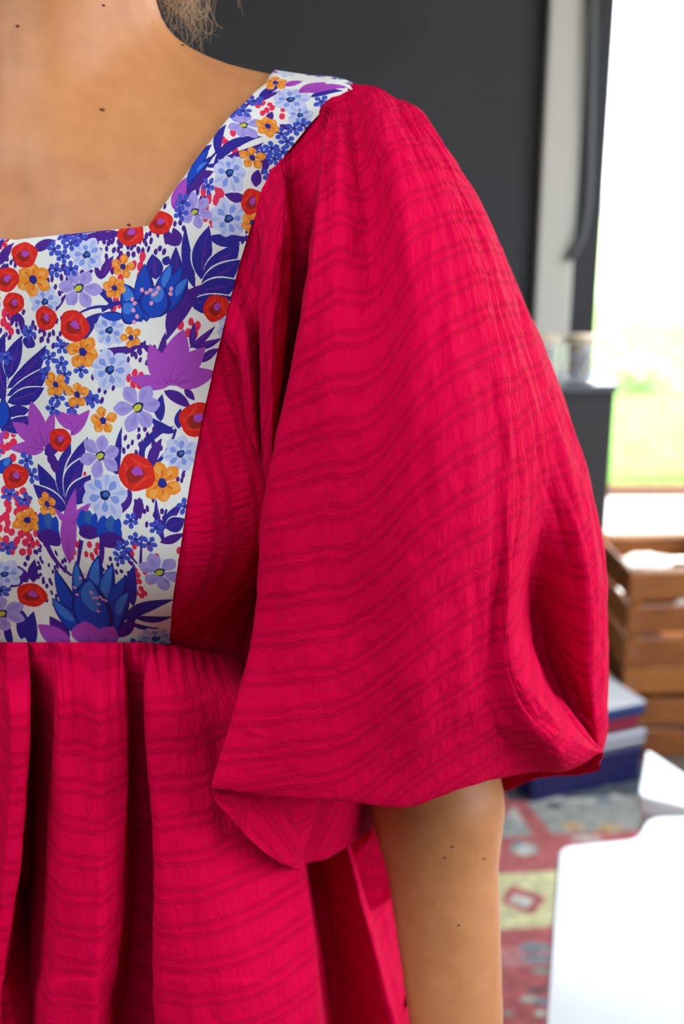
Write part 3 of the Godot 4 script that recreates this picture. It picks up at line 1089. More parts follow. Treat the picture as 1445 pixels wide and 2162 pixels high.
# ---------------------------------------------------------------- the dress
# fold lines of sleeve and skirt, each from its seam to its hem (tenths of a millimetre from the woman's feet)
const SLEEVE_LINES := [
	[934, 13050, 813, 1025, 12901, 667, 1062, 12712, 545, 1083, 12513, 435, 1093, 12310, 330, 1092, 12105, 230, 1099, 11896, 137, 1120, 11685, 53, 1147, 11472, -27, 1179, 11259, -102, 1220, 11044, -167, 1272, 10827, -216, 1336, 10610, -246, 1407, 10394, -265, 1484, 10179, -281, 1566, 9968, -305, 1666, 9767, -348, 1781, 9576, -400],
	[962, 13160, 763, 1052, 13016, 904, 1067, 12798, 900, 1072, 12587, 822, 1072, 12379, 739, 1062, 12185, 626, 1058, 11987, 523, 1059, 11779, 438, 1060, 11568, 360, 1068, 11357, 287, 1090, 11145, 217, 1139, 10935, 152, 1210, 10731, 94, 1293, 10529, 41, 1380, 10327, -4, 1479, 10129, -31, 1580, 9990, 89, 1641, 9944, 300],
	[998, 13300, 718, 1085, 13170, 907, 1118, 12938, 960, 1127, 12699, 905, 1130, 12467, 822, 1126, 12243, 720, 1123, 12018, 620, 1123, 11788, 533, 1123, 11556, 450, 1131, 11324, 368, 1155, 11094, 284, 1202, 10869, 194, 1261, 10648, 104, 1326, 10425, 22, 1394, 10193, -15, 1458, 10010, 125, 1478, 9959, 361, 1469, 10018, 600],
	[1043, 13470, 671, 1144, 13207, 745, 1157, 12916, 683, 1156, 12628, 606, 1150, 12347, 503, 1149, 12053, 447, 1152, 11772, 347, 1157, 11500, 223, 1162, 11228, 98, 1167, 10953, -18, 1174, 10669, -113, 1181, 10383, -197, 1186, 10097, -287, 1192, 9808, -290, 1217, 9746, -15, 1246, 9842, 266, 1277, 9968, 535, 1310, 10104, 800],
	[1120, 13690, 555, 1156, 13612, 761, 1178, 13486, 938, 1173, 13278, 1016, 1171, 13056, 1031, 1174, 12834, 1013, 1176, 12615, 971, 1173, 12402, 904, 1170, 12203, 804, 1170, 11989, 748, 1171, 11766, 746, 1174, 11544, 766, 1187, 11326, 810, 1213, 11120, 892, 1245, 10923, 990, 1279, 10719, 1073, 1309, 10500, 1091, 1307, 10277, 1080],
	[1155, 13863, 419, 1198, 13783, 630, 1239, 13697, 839, 1257, 13542, 1002, 1251, 13326, 1077, 1245, 13098, 1100, 1240, 12869, 1081, 1231, 12646, 1028, 1216, 12434, 944, 1207, 12216, 871, 1196, 11989, 852, 1186, 11761, 876, 1175, 11536, 921, 1162, 11319, 994, 1147, 11117, 1103, 1139, 10910, 1199, 1150, 10683, 1224, 1171, 10454, 1220],
	[1212, 13968, 297, 1250, 13888, 507, 1288, 13803, 714, 1308, 13644, 868, 1301, 13422, 914, 1293, 13195, 920, 1280, 12970, 893, 1263, 12745, 860, 1250, 12520, 830, 1237, 12295, 801, 1221, 12073, 755, 1198, 11848, 757, 1170, 11634, 829, 1139, 11430, 923, 1104, 11233, 1032, 1066, 11046, 1156, 1042, 10847, 1262, 1067, 10625, 1300],
	[1321, 14099, 179, 1343, 13916, 307, 1332, 13695, 293, 1310, 13479, 228, 1295, 13258, 186, 1280, 13035, 153, 1261, 12811, 127, 1240, 12587, 119, 1221, 12364, 150, 1204, 12148, 212, 1191, 11948, 316, 1177, 11772, 457, 1164, 11613, 617, 1148, 11462, 784, 1114, 11308, 945, 1058, 11151, 1098, 994, 10994, 1248, 969, 10818, 1380],
	[1403, 14189, 123, 1461, 14026, 263, 1431, 13833, 374, 1412, 13614, 349, 1390, 13393, 311, 1363, 13173, 273, 1326, 12952, 255, 1283, 12732, 268, 1243, 12514, 310, 1214, 12304, 382, 1189, 12111, 496, 1170, 11936, 636, 1162, 11778, 795, 1143, 11620, 954, 1108, 11456, 1105, 1059, 11280, 1234, 989, 11085, 1323, 934, 10891, 1420],
	[1454, 14242, 84, 1496, 14201, 279, 1482, 14103, 498, 1470, 13990, 709, 1460, 13859, 910, 1449, 13712, 1100, 1433, 13526, 1248, 1403, 13298, 1315, 1358, 13064, 1347, 1304, 12831, 1350, 1253, 12596, 1336, 1213, 12361, 1313, 1189, 12123, 1293, 1168, 11884, 1280, 1121, 11649, 1286, 1057, 11426, 1348, 983, 11210, 1419, 915, 10984, 1460],
	[1496, 14282, 43, 1538, 14214, 247, 1537, 14125, 473, 1535, 14016, 691, 1530, 13886, 896, 1527, 13721, 1075, 1526, 13530, 1225, 1520, 13318, 1344, 1508, 13086, 1415, 1491, 12845, 1443, 1471, 12603, 1440, 1451, 12360, 1445, 1426, 12118, 1450, 1390, 11878, 1455, 1349, 11638, 1461, 1303, 11399, 1479, 1265, 11160, 1467, 1237, 10923, 1420],
	[1558, 14322, -27, 1611, 14229, 173, 1630, 14109, 388, 1649, 13980, 597, 1673, 13834, 794, 1690, 13661, 968, 1699, 13474, 1129, 1705, 13279, 1279, 1704, 13066, 1402, 1692, 12831, 1475, 1676, 12587, 1503, 1659, 12342, 1498, 1644, 12097, 1471, 1630, 11852, 1448, 1619, 11606, 1453, 1609, 11360, 1446, 1599, 11116, 1415, 1590, 10872, 1380],
	[1568, 14356, -103, 1674, 14290, 114, 1697, 14199, 363, 1725, 14093, 604, 1769, 13951, 824, 1813, 13786, 1027, 1851, 13596, 1208, 1873, 13380, 1361, 1887, 13144, 1481, 1893, 12888, 1549, 1893, 12624, 1573, 1892, 12358, 1570, 1898, 12093, 1561, 1903, 11828, 1540, 1903, 11565, 1507, 1906, 11305, 1451, 1911, 11050, 1377, 1916, 10796, 1300],
	[1568, 14379, -205, 1740, 14335, -8, 1793, 14238, 237, 1831, 14125, 478, 1893, 13981, 696, 1949, 13810, 896, 1992, 13621, 1083, 2021, 13419, 1257, 2044, 13197, 1407, 2064, 12945, 1496, 2081, 12679, 1531, 2095, 12411, 1522, 2108, 12144, 1494, 2119, 11877, 1457, 2130, 11610, 1432, 2144, 11347, 1376, 2161, 11093, 1290, 2178, 10840, 1200],
	[1569, 14376, -310, 1755, 14344, -105, 1849, 14245, 136, 1910, 14116, 377, 1984, 13962, 598, 2060, 13778, 794, 2124, 13576, 976, 2173, 13367, 1154, 2219, 13118, 1271, 2257, 12847, 1324, 2292, 12570, 1325, 2310, 12291, 1315, 2314, 12012, 1302, 2309, 11733, 1294, 2320, 11455, 1271, 2386, 11196, 1196, 2472, 10972, 1053, 2561, 10756, 900],
	[1569, 14362, -371, 1753, 14341, -151, 1867, 14248, 93, 1941, 14113, 335, 2024, 13946, 554, 2106, 13753, 750, 2174, 13540, 929, 2229, 13313, 1097, 2283, 13055, 1209, 2330, 12778, 1268, 2361, 12492, 1277, 2364, 12206, 1300, 2359, 11920, 1322, 2365, 11633, 1325, 2459, 11367, 1289, 2603, 11134, 1202, 2727, 10926, 1050, 2813, 10739, 850],
	[1570, 14338, -429, 1750, 14331, -206, 1886, 14252, 31, 1974, 14106, 262, 2070, 13926, 464, 2155, 13729, 654, 2228, 13508, 823, 2290, 13269, 969, 2350, 13009, 1074, 2402, 12733, 1137, 2436, 12449, 1145, 2424, 12167, 1194, 2398, 11886, 1249, 2425, 11602, 1266, 2547, 11352, 1204, 2697, 11138, 1086, 2850, 10950, 932, 3002, 10788, 750],
	[1559, 14270, -531, 1741, 14298, -304, 1911, 14262, -73, 2034, 14086, 125, 2153, 13882, 298, 2261, 13665, 462, 2346, 13421, 599, 2424, 13158, 704, 2507, 12881, 741, 2578, 12597, 732, 2627, 12315, 673, 2656, 12048, 557, 2677, 11792, 416, 2704, 11535, 277, 2751, 11267, 173, 2835, 10989, 152, 2958, 10743, 250, 3095, 10504, 350],
	[1543, 14177, -607, 1719, 14245, -395, 1903, 14277, -184, 2074, 14102, -55, 2212, 13887, 67, 2343, 13655, 167, 2447, 13409, 259, 2535, 13153, 344, 2618, 12889, 406, 2698, 12621, 453, 2776, 12351, 488, 2844, 12076, 504, 2897, 11797, 500, 2929, 11515, 500, 2955, 11233, 503, 2994, 10953, 482, 3051, 10684, 416, 3128, 10437, 300],
	[1528, 14072, -652, 1716, 14195, -460, 1934, 14274, -288, 2123, 14066, -350, 2284, 13819, -354, 2427, 13563, -324, 2559, 13305, -266, 2684, 13045, -201, 2796, 12774, -163, 2905, 12503, -123, 3007, 12229, -79, 3088, 11949, -33, 3144, 11661, 3, 3179, 11368, 0, 3208, 11074, 0, 3227, 10779, 0, 3233, 10484, 0, 3110, 10232, 0],
	[1508, 13932, -670, 1728, 14173, -614, 1993, 14275, -647, 2171, 14046, -807, 2351, 13781, -887, 2516, 13500, -952, 2665, 13208, -1002, 2798, 12906, -1035, 2915, 12597, -1050, 3018, 12282, -1032, 3100, 11962, -1001, 3158, 11636, -979, 3195, 11308, -952, 3218, 10979, -915, 3226, 10651, -869, 3200, 10327, -802, 3118, 10026, -697, 2894, 9897, -500],
	[1488, 13807, -653, 1653, 14088, -762, 1845, 14326, -902, 2027, 14154, -1114, 2178, 13885, -1264, 2310, 13580, -1348, 2427, 13264, -1410, 2525, 12937, -1447, 2596, 12601, -1450, 2652, 12263, -1435, 2701, 11924, -1408, 2743, 11587, -1365, 2775, 11250, -1305, 2799, 10916, -1230, 2810, 10587, -1135, 2809, 10263, -1022, 2793, 9948, -887, 2709, 9677, -700],
	[1465, 13693, -607, 1582, 14008, -802, 1714, 14296, -1022, 1848, 14080, -1261, 1930, 13731, -1409, 1991, 13364, -1520, 2036, 12981, -1566, 2068, 12594, -1571, 2097, 12207, -1553, 2130, 11822, -1514, 2160, 11439, -1455, 2185, 11057, -1386, 2199, 10679, -1299, 2203, 10301, -1207, 2180, 9919, -1141, 2147, 9537, -1080, 2119, 9155, -1015, 2091, 8773, -950],
	[1583, 14100, -1100, 1611, 13794, -1217, 1610, 13472, -1287, 1594, 13147, -1335, 1584, 12818, -1349, 1581, 12489, -1326, 1582, 12162, -1286, 1586, 11836, -1243, 1596, 11510, -1198, 1609, 11184, -1149, 1620, 10859, -1097, 1626, 10535, -1039, 1631, 10211, -980, 1644, 9884, -937, 1668, 9556, -916, 1694, 9229, -898, 1721, 8901, -874, 1748, 8574, -850],
	[1343, 13668, -950, 1322, 13382, -954, 1294, 13097, -943, 1261, 12813, -921, 1234, 12530, -887, 1211, 12249, -837, 1207, 11966, -795, 1219, 11682, -760, 1236, 11397, -729, 1256, 11113, -705, 1281, 10827, -692, 1313, 10543, -691, 1343, 10258, -697, 1361, 9972, -708, 1368, 9686, -728, 1376, 9401, -748, 1404, 9116, -754, 1446, 8832, -750],
	[868, 12750, 974, 920, 12904, 729, 971, 13061, 485, 1030, 13188, 228, 1098, 12982, 115, 1141, 12699, 65, 1178, 12435, -58, 1199, 12159, -159, 1211, 11878, -245, 1233, 11594, -321, 1259, 11311, -394, 1291, 11025, -459, 1338, 10738, -504, 1404, 10452, -511, 1481, 10168, -499, 1562, 9885, -503, 1648, 9607, -545, 1738, 9332, -600],
]
const SKIRT_LINES := [
	[-291, 11487, 807, -261, 11419, 925, -247, 11246, 1020, -277, 10915, 1020, -301, 10511, 1060, -319, 10109, 1120, -330, 9715, 1200, -342, 9409, 1250, -370, 7500, 1410, -393, 6000, 1535, -414, 4600, 1652],
	[-225, 11487, 807, -181, 11439, 970, -97, 11365, 1260, -95, 11082, 1320, -142, 10690, 1340, -201, 10284, 1360, -252, 9862, 1380, -279, 9542, 1400, -377, 7500, 1450, -448, 6000, 1486, -515, 4600, 1520],
	[-129, 11485, 804, -82, 11438, 969, -14, 11355, 1240, -30, 11071, 1300, -81, 10677, 1320, -159, 10269, 1340, -234, 9846, 1360, -272, 9525, 1380, -410, 7500, 1429, -513, 6000, 1465, -608, 4600, 1499],
	[-119, 11485, 804, -98, 11387, 855, -138, 11113, 750, -199, 10726, 680, -259, 10255, 660, -335, 9768, 650, -428, 9266, 650, -497, 8877, 650, -609, 7500, 650, -731, 6000, 650, -845, 4600, 650],
	[-24, 11484, 800, -3, 11401, 886, -11, 11187, 900, -53, 10837, 880, -96, 10408, 900, -144, 9971, 930, -212, 9511, 950, -275, 9143, 950, -392, 7500, 968, -499, 6000, 984, -599, 4600, 999],
	[27, 11484, 800, 75, 11437, 966, 137, 11330, 1190, 128, 11026, 1220, 104, 10639, 1260, 70, 10240, 1300, 22, 9822, 1330, -28, 9498, 1350, -147, 7500, 1411, -237, 6000, 1456, -320, 4600, 1499],
	[134, 11486, 805, 160, 11423, 934, 213, 11306, 1140, 214, 11015, 1200, 213, 10651, 1280, 193, 10262, 1330, 154, 9854, 1370, 115, 9542, 1400, 15, 7500, 1489, -59, 6000, 1555, -127, 4600, 1616],
	[249, 11487, 807, 280, 11437, 965, 341, 11345, 1220, 343, 11049, 1260, 327, 10664, 1300, 304, 10269, 1340, 269, 9862, 1380, 244, 9551, 1410, 166, 7500, 1500, 109, 6000, 1566, 56, 4600, 1627],
	[383, 11485, 804, 404, 11421, 931, 443, 11296, 1120, 436, 10982, 1140, 410, 10575, 1160, 379, 10153, 1180, 312, 9715, 1200, 257, 9383, 1220, 122, 7500, 1264, 15, 6000, 1299, -86, 4600, 1332],
	[407, 11484, 802, 415, 11382, 843, 393, 11113, 750, 373, 10709, 650, 350, 10229, 620, 324, 9746, 620, 279, 9250, 630, 239, 8877, 650, 178, 7500, 671, 112, 6000, 695, 51, 4600, 716],
	[496, 11478, 788, 504, 11379, 836, 487, 11128, 780, 476, 10748, 720, 479, 10280, 700, 467, 9804, 700, 447, 9323, 720, 427, 8957, 740, 396, 7500, 771, 364, 6000, 803, 334, 4600, 833],
	[515, 11476, 783, 541, 11418, 923, 581, 11315, 1160, 588, 11015, 1200, 609, 10639, 1260, 606, 10240, 1300, 591, 9822, 1330, 574, 9498, 1350, 535, 7500, 1411, 506, 6000, 1456, 479, 4600, 1499],
	[649, 11420, 704, 685, 11383, 876, 743, 11301, 1130, 772, 10999, 1170, 803, 10619, 1230, 822, 10240, 1300, 828, 9846, 1360, 820, 9533, 1390, 817, 7500, 1507, 816, 6000, 1593, 814, 4600, 1673],
	[785, 11330, 576, 832, 11292, 756, 908, 11237, 1000, 964, 10921, 1030, 1010, 10536, 1100, 1058, 10153, 1180, 1094, 9764, 1260, 1103, 9454, 1300, 1158, 7500, 1451, 1201, 6000, 1567, 1241, 4600, 1675],
	[950, 11207, 390, 1003, 11148, 539, 1101, 11128, 780, 1188, 10804, 820, 1277, 10395, 880, 1341, 9993, 960, 1387, 9568, 1020, 1412, 9232, 1050, 1485, 7500, 1142, 1549, 6000, 1222, 1607, 4600, 1296],
	[947, 11118, 200, 983, 10986, 200, 1052, 10793, 100, 1146, 10347, 0, 1251, 9832, 0, 1326, 9295, 0, 1385, 8735, 0, 1421, 8301, 0, 1456, 7500, 0, 1521, 6000, 0, 1581, 4600, 0],
	[894, 10801, -500, 938, 10653, -500, 1026, 10448, -600, 1166, 9957, -700, 1310, 9352, -750, 1417, 8751, -750, 1497, 8122, -750, 1558, 7635, -750, 1566, 7500, -750, 1651, 6000, -750, 1730, 4600, -750],
	[1045, 10768, -500, 1100, 10618, -500, 1232, 10497, -500, 1383, 10068, -500, 1558, 9544, -450, 1692, 9005, -400, 1833, 8449, -350, 1930, 7990, -350, 1982, 7500, -339, 2141, 6000, -306, 2289, 4600, -275],
	[1037, 10677, -700, 1073, 10501, -750, 1191, 10349, -800, 1380, 9873, -850, 1586, 9288, -850, 1747, 8678, -850, 1895, 8082, -800, 2000, 7591, -800, 2009, 7500, -798, 2166, 6000, -767, 2313, 4600, -738],
	[1115, 10566, -900, 1159, 10369, -980, 1309, 10226, -1050, 1533, 9734, -1100, 1751, 9096, -1150, 1904, 8460, -1150, 2037, 7796, -1150, 2122, 7280, -1150, 2104, 7500, -1150, 2229, 6000, -1150, 2346, 4600, -1150],
	[1250, 11285, -1150, 1353, 11197, -1237, 1429, 11054, -1302, 1498, 10694, -1360, 1562, 10244, -1414, 1623, 9784, -1466, 1682, 9311, -1515, 1739, 8941, -1563, 1794, 7500, -1610, 1847, 6000, -1656, 1900, 4600, -1700],
	[700, 11285, -1150, 763, 11197, -1269, 810, 11054, -1357, 853, 10694, -1436, 892, 10244, -1510, 930, 9784, -1581, 966, 9311, -1648, 1001, 8941, -1714, 1035, 7500, -1777, 1068, 6000, -1839, 1100, 4600, -1900],
	[350, 11285, -1150, 374, 11197, -1245, 391, 11054, -1316, 407, 10694, -1379, 422, 10244, -1438, 436, 9784, -1495, 450, 9311, -1549, 463, 8941, -1601, 475, 7500, -1652, 488, 6000, -1701, 500, 4600, -1750],
	[0, 11285, -1150, 0, 11197, -1285, 0, 11054, -1385, 0, 10694, -1474, 0, 10244, -1558, 0, 9784, -1638, 0, 9311, -1715, 0, 8941, -1789, 0, 7500, -1861, 0, 6000, -1931, 0, 4600, -2000],
]
# edges of the yoke: pairs of (up the cloth, across) or (across, up)
const OUTER_EDGE := [-500, 564, -155, 604, 133, 672, 482, 755, 663, 791, 950, 838, 1221, 887, 1456, 938, 1676, 993, 1901, 1052, 2079, 1108, 2229, 1173, 2427, 1262, 2627, 1381, 2785, 1504, 2932, 1617, 3350, 1620, 4300, 1500]
const INNER_EDGE := [2091, 622, 2193, 695, 2296, 787, 2454, 887, 2679, 990, 2868, 1077, 2959, 1148, 3250, 1190, 4300, 1050]
const NECK_LINE := [0, 2024, -38, 2024, 76, 2037, 212, 2051, 385, 2067, 514, 2079, 622, 2091]
const BIB_LOW := [-1000, -120, 0, -120, 500, -120, 1200, -130]
const CORNER := [622, 2091]
const MOLES := [Vector3(0.036673, 1.4191, 0.043645), Vector3(0.068202, 1.4574, -0.028326), Vector3(0.035676, 1.4701, 0.020527), Vector3(-0.001423, 1.4571, 0.046712), Vector3(0.053174, 1.3647, 0.077269), Vector3(0.21726, 0.99983, 0.056567), Vector3(0.22196, 1.0066, 0.055567), Vector3(0.24186, 0.99381, 0.048623), Vector3(0.22584, 0.95871, 0.064675)]
const WISPS := [
	[Vector3(0.063127, 1.498, -0.05), Vector3(0.070287, 1.4743, -0.055), 90, 0.0065],
	[Vector3(0.065237, 1.4997, -0.06), Vector3(0.070128, 1.4662, -0.06), 24, 0.006],
	[Vector3(0.059733, 1.4931, -0.05), Vector3(0.062238, 1.4773, -0.05), 24, 0.006],
	[Vector3(0.088172, 1.5022, -0.06), Vector3(0.081007, 1.4649, -0.06), 2, 0.002],
	[Vector3(0.096297, 1.5046, -0.06), Vector3(0.099411, 1.4795, -0.06), 2, 0.0015],
	[Vector3(0.080028, 1.4997, -0.06), Vector3(0.075, 1.4725, -0.06), 2, 0.003],
]

func lines_of(table: Array) -> Array:
	var out := []
	for row in table:
		var l := []
		for k in range(0, row.size(), 3):
			l.append(Vector3(row[k], row[k + 1], row[k + 2]) * 0.0001)
		out.append(l)
	return out

func knots(line: Array, per: int) -> PackedVector3Array:
	var out := PackedVector3Array()
	var m := line.size()
	for i in m - 1:
		var p0: Vector3 = line[i - 1] if i > 0 else line[0] * 2.0 - line[1]
		var p3: Vector3 = line[i + 2] if i + 2 < m else line[m - 1] * 2.0 - line[m - 2]
		for k in per:
			out.append(cr(p0, line[i], line[i + 1], p3, float(k) / per))
	out.append(line[m - 1])
	return out

# a closed sheet through fold lines: smooth along them and, with spacing taken into account, across them
func drape(lines: Array, per_u: int, per_v: int) -> Array:
	var cols := []
	for l in lines:
		cols.append(knots(l, per_v))
	var n := cols.size()
	var nv: int = cols[0].size()
	var nu := n * per_u + 1
	var v := PackedVector3Array()
	v.resize(nu * nv)
	for j in nv:
		var p := PackedVector3Array()
		var len := PackedFloat32Array()
		for i in n:
			p.append(cols[i][j])
		for i in n:
			len.append(maxf(p[i].distance_to(p[(i + 1) % n]), 1e-4))
		var tan := PackedVector3Array()
		for i in n:
			var la := len[(i + n - 1) % n]
			var lb := len[i]
			var da := (p[i] - p[(i + n - 1) % n]) / la
			var db := (p[(i + 1) % n] - p[i]) / lb
			tan.append((da * lb + db * la) / (la + lb))
		for i in n:
			var a := p[i]
			var b := p[(i + 1) % n]
			# a long flank next to a narrow ridge must not swing wide of it
			var ta := tan[i] * minf(len[i], 1.3 * len[(i + n - 1) % n])
			var tb := tan[(i + 1) % n] * minf(len[i], 1.3 * len[(i + 1) % n])
			for k in per_u:
				var t := float(k) / per_u
				var t2 := t * t
				var t3 := t2 * t
				v[j * nu + i * per_u + k] = a * (2 * t3 - 3 * t2 + 1) + ta * (t3 - 2 * t2 + t) + b * (3 * t2 - 2 * t3) + tb * (t3 - t2)
		v[j * nu + nu - 1] = v[j * nu]
	return [v, nu, nv]

# lengths along and across the cloth, so that its weave runs true
func measure(v: PackedVector3Array, nu: int, nv: int, row: int) -> Array:
	var across := PackedFloat32Array([0.0])
	for i in range(1, nu):
		across.append(across[i - 1] + v[row * nu + i].distance_to(v[row * nu + i - 1]))
	var along := PackedFloat32Array()
	along.resize(nu * nv)
	for j in range(1, nv):
		for i in nu:
			along[j * nu + i] = along[(j - 1) * nu + i] + v[j * nu + i].distance_to(v[(j - 1) * nu + i])
	return [across, along]

func push_out(v: PackedVector3Array, nu: int, nv: int, amount: PackedFloat32Array) -> PackedVector3Array:
	var out := v.duplicate()
	for j in nv:
		var ja := maxi(j - 1, 0) * nu
		var jb := mini(j + 1, nv - 1) * nu
		for i in nu:
			var ia := i - 1 if i > 0 else nu - 2
			var ib := i + 1 if i < nu - 1 else 1
			var k := j * nu + i
			if amount[k] != 0.0:
				out[k] = v[k] + (v[j * nu + ib] - v[j * nu + ia]).cross(v[jb + i] - v[ja + i]).normalized() * amount[k]
	return out

func sleeve_mesh(mirror: bool) -> ArrayMesh:
	var lines := lines_of(SLEEVE_LINES)
	var ring := Vector3(0.206, 1.10, -0.013)
	for l in lines:
		var h: Vector3 = l[l.size() - 1]
		var d := h - ring
		d.y = 0.0
		var inner := ring + d.normalized() * 0.046
		l.append(h.lerp(inner, 0.10) + Vector3(0, 0.004, 0))
		l.append(h.lerp(inner, 0.45) + Vector3(0, 0.016, 0))
		l.append(inner)
	var g := drape(lines, 6 if mirror else 14, 6 if mirror else 15)
	var v: PackedVector3Array = g[0]
	var nu: int = g[1]
	var nv: int = g[2]
	var m := measure(v, nu, nv, nv * 5 / 10)
	var u: PackedFloat32Array = m[0]
	var w: PackedFloat32Array = m[1]
	var wr := noise(21, 1.0, 2)
	var u0 := u[9 * (nu - 1) / 26]
	var amount := PackedFloat32Array()
	amount.resize(nu * nv)
	var uv := PackedVector2Array()
	uv.resize(nu * nv)
	var total := u[nu - 1]
	for j in nv:
		var hem := 1.0 if j < nv * 0.78 else 0.35
		for i in nu:
			var k := j * nu + i
			var s := w[k]
			var seam := exp(-s / 0.022) * clampf((s - 0.004) / 0.009, 0.0, 1.0)
			var ease := minf(minf(u[i], total - u[i]) / 0.03, 1.0)
			var a := (0.0012 + 0.0016 * (1.0 + sin(u[i] / 0.0125 * TAU + 2.0 * wr.get_noise_2d(u[i] * 40.0, 0.0)))) * seam * (ease if s > 0.02 else 1.0)
			var free := clampf((s - 0.02) / 0.06, 0.0, 1.0) * hem * ease
			a += free * 0.0017 * wr.get_noise_2d(u[i] * 42.0, s * 9.0)
			a += free * 0.0022 * pow(1.0 - absf(wr.get_noise_2d(u[i] * 26.0 + 90.0, s * 6.0)), 6.0) * smoothstep(0.45, 0.62, i / float(nu))
			a += free * 0.0008 * wr.get_noise_2d(u[i] * 110.0 + 50.0, s * 36.0)
			amount[k] = a
			var tilt := (u[i] - u0) * 0.20 * clampf(s / 0.25, 0.0, 1.0) if i < nu * 0.75 else 0.0
			uv[k] = Vector2(u[i], s + tilt) / 0.08
	v = push_out(v, nu, nv, amount)
	var under := TORSO_BONES + LIMB_BONES.slice(0, 1)
	for j in nv * 6 / 10:                                        # nowhere inside the shoulder
		for i in nu:
			var k := j * nu + i
			var least := 0.0018 + clampf((w[k] - 0.004) / 0.03, 0.0, 1.0) * 0.002
			var f := field(v[k], under)
			if f < least:
				v[k] += slope(v[k], under).normalized() * (least - f)
	if mirror:
		for k in v.size():
			v[k].x = -v[k].x
	return grid_mesh(v, uv, nu, nv, mirror, true)

func skirt_mesh() -> ArrayMesh:
	var lines := lines_of(SKIRT_LINES)
	for k in range(lines.size() - 2, 7, -1):
		var l := []
		for p in lines[k]:
			l.append(Vector3(-p.x, p.y, p.z))
		lines.append(l)
	var g := drape(lines, 10, 18)
	var v: PackedVector3Array = g[0]
	var nu: int = g[1]
	var nv: int = g[2]
	var m := measure(v, nu, nv, nv * 4 / 10)
	var u: PackedFloat32Array = m[0]
	var w: PackedFloat32Array = m[1]
	var wr := noise(31, 1.0, 2)
	var amount := PackedFloat32Array()
	amount.resize(nu * nv)
	var uv := PackedVector2Array()
	uv.resize(nu * nv)
	for j in nv:
		for i in nu:
			var k := j * nu + i
			var s := w[k]
			var seam := exp(-s / 0.02) * clampf(s / 0.003, 0.0, 1.0)
			var a := 0.0018 * seam * sin(u[i] / 0.0098 * TAU + 3.0 * wr.get_noise_2d(u[i] * 30.0, 0.0))
			var free := clampf((s - 0.01) / 0.06, 0.0, 1.0)
			a += free * 0.0022 * wr.get_noise_2d(u[i] * 36.0, s * 7.0)
			a += free * 0.0006 * wr.get_noise_2d(u[i] * 110.0, s * 30.0)
			amount[k] = a
			uv[k] = Vector2(u[i], YOKE_Y - v[k].y + 0.0025 * wr.get_noise_2d(u[i] * 14.0, s * 3.0)) / 0.08
	v = push_out(v, nu, nv, amount)
	for j in nv / 3:
		for i in nu:
			var k := j * nu + i
			var least := 0.0056
			var f := field(v[k], TORSO_BONES)
			if f < least:
				v[k] += slope(v[k], TORSO_BONES).normalized() * (least - f)
	return grid_mesh(v, uv, nu, nv, false, true)

func edge_at(table: Array, s: float) -> float:
	for k in range(0, table.size() - 2, 2):
		if s <= table[k + 2] or k + 4 >= table.size():
			return lerpf(table[k + 1], table[k + 3], (s - table[k]) / float(table[k + 2] - table[k])) * 0.0001
	return 0.0

# where the cloth of the yoke lies: x across, s up from its lower seam and over the shoulder
func yoke_point(x: float, s: float, off: float) -> Vector3:
	var top := TURN_Y - YOKE_Y
	if s <= top:
		return onto(Vector3(x, YOKE_Y + s, TURN_Z), Vector3(0, 0, 1), off, TORSO_BONES)
	var a := (s - top) / TURN_R
	return onto(Vector3(x, TURN_Y, TURN_Z), Vector3(0, sin(a), cos(a)), off, TORSO_BONES)

func yoke_mesh() -> ArrayMesh:
	var st := SurfaceTool.new()
	st.begin(Mesh.PRIMITIVE_TRIANGLES)
	var corner := CORNER[0] * 0.0001
	var corner_s := CORNER[1] * 0.0001
	# the bib, from seam to neckline, in one piece from side to side of the neckline
	for side in [1, -1]:
		for piece in 3:
			var nu := 40 if piece < 2 else 26
			var nv := 76 if piece < 2 else 60
			var v := PackedVector3Array()
			var uv := PackedVector2Array()
			for j in nv + 1:
				for i in nu + 1:
					var fu := float(i) / nu
					var fv := float(j) / nv
					var x: float
					var s: float
					if piece == 0:                               # under the neckline
						x = corner * fu
						var low := edge_at(BIB_LOW, x * 10000.0)
						var high := edge_at(NECK_LINE, x * 10000.0)
						s = lerpf(low, high, fv)
					else:                                        # beside it, and on as the strap
						if piece == 1:
							s = lerpf(-0.012, corner_s, fv)
							x = lerpf(corner, edge_at(OUTER_EDGE, s * 10000.0), fu)
							s += (edge_at(BIB_LOW, x * 10000.0) + 0.012) * (1.0 - fv)
						else:
							s = lerpf(corner_s, 0.42, fv)
							x = lerpf(edge_at(INNER_EDGE, s * 10000.0), edge_at(OUTER_EDGE, s * 10000.0), fu)
					var off := lerpf(0.0042, 0.0026, smoothstep(0.24, 0.29, s))
					var rim := false
					if (piece == 0 and j == nv) or (piece == 2 and i == 0):
						rim = true
					var p := yoke_point(x, s, 0.0005 if rim else off)
					v.append(Vector3(p.x * side, p.y, p.z))
					uv.append(Vector2((x * side * 10000.0 + 400.0) / 2139.1 if side == 1 or x < 0.03 else (x * 10000.0 + 400.0) / 2139.1, 1.0 - (s * 10000.0 + 130.0) / 3870.0))
			st.append_from(grid_mesh(v, uv, nu + 1, nv + 1, side == -1), 0, Transform3D())
	return st.commit()

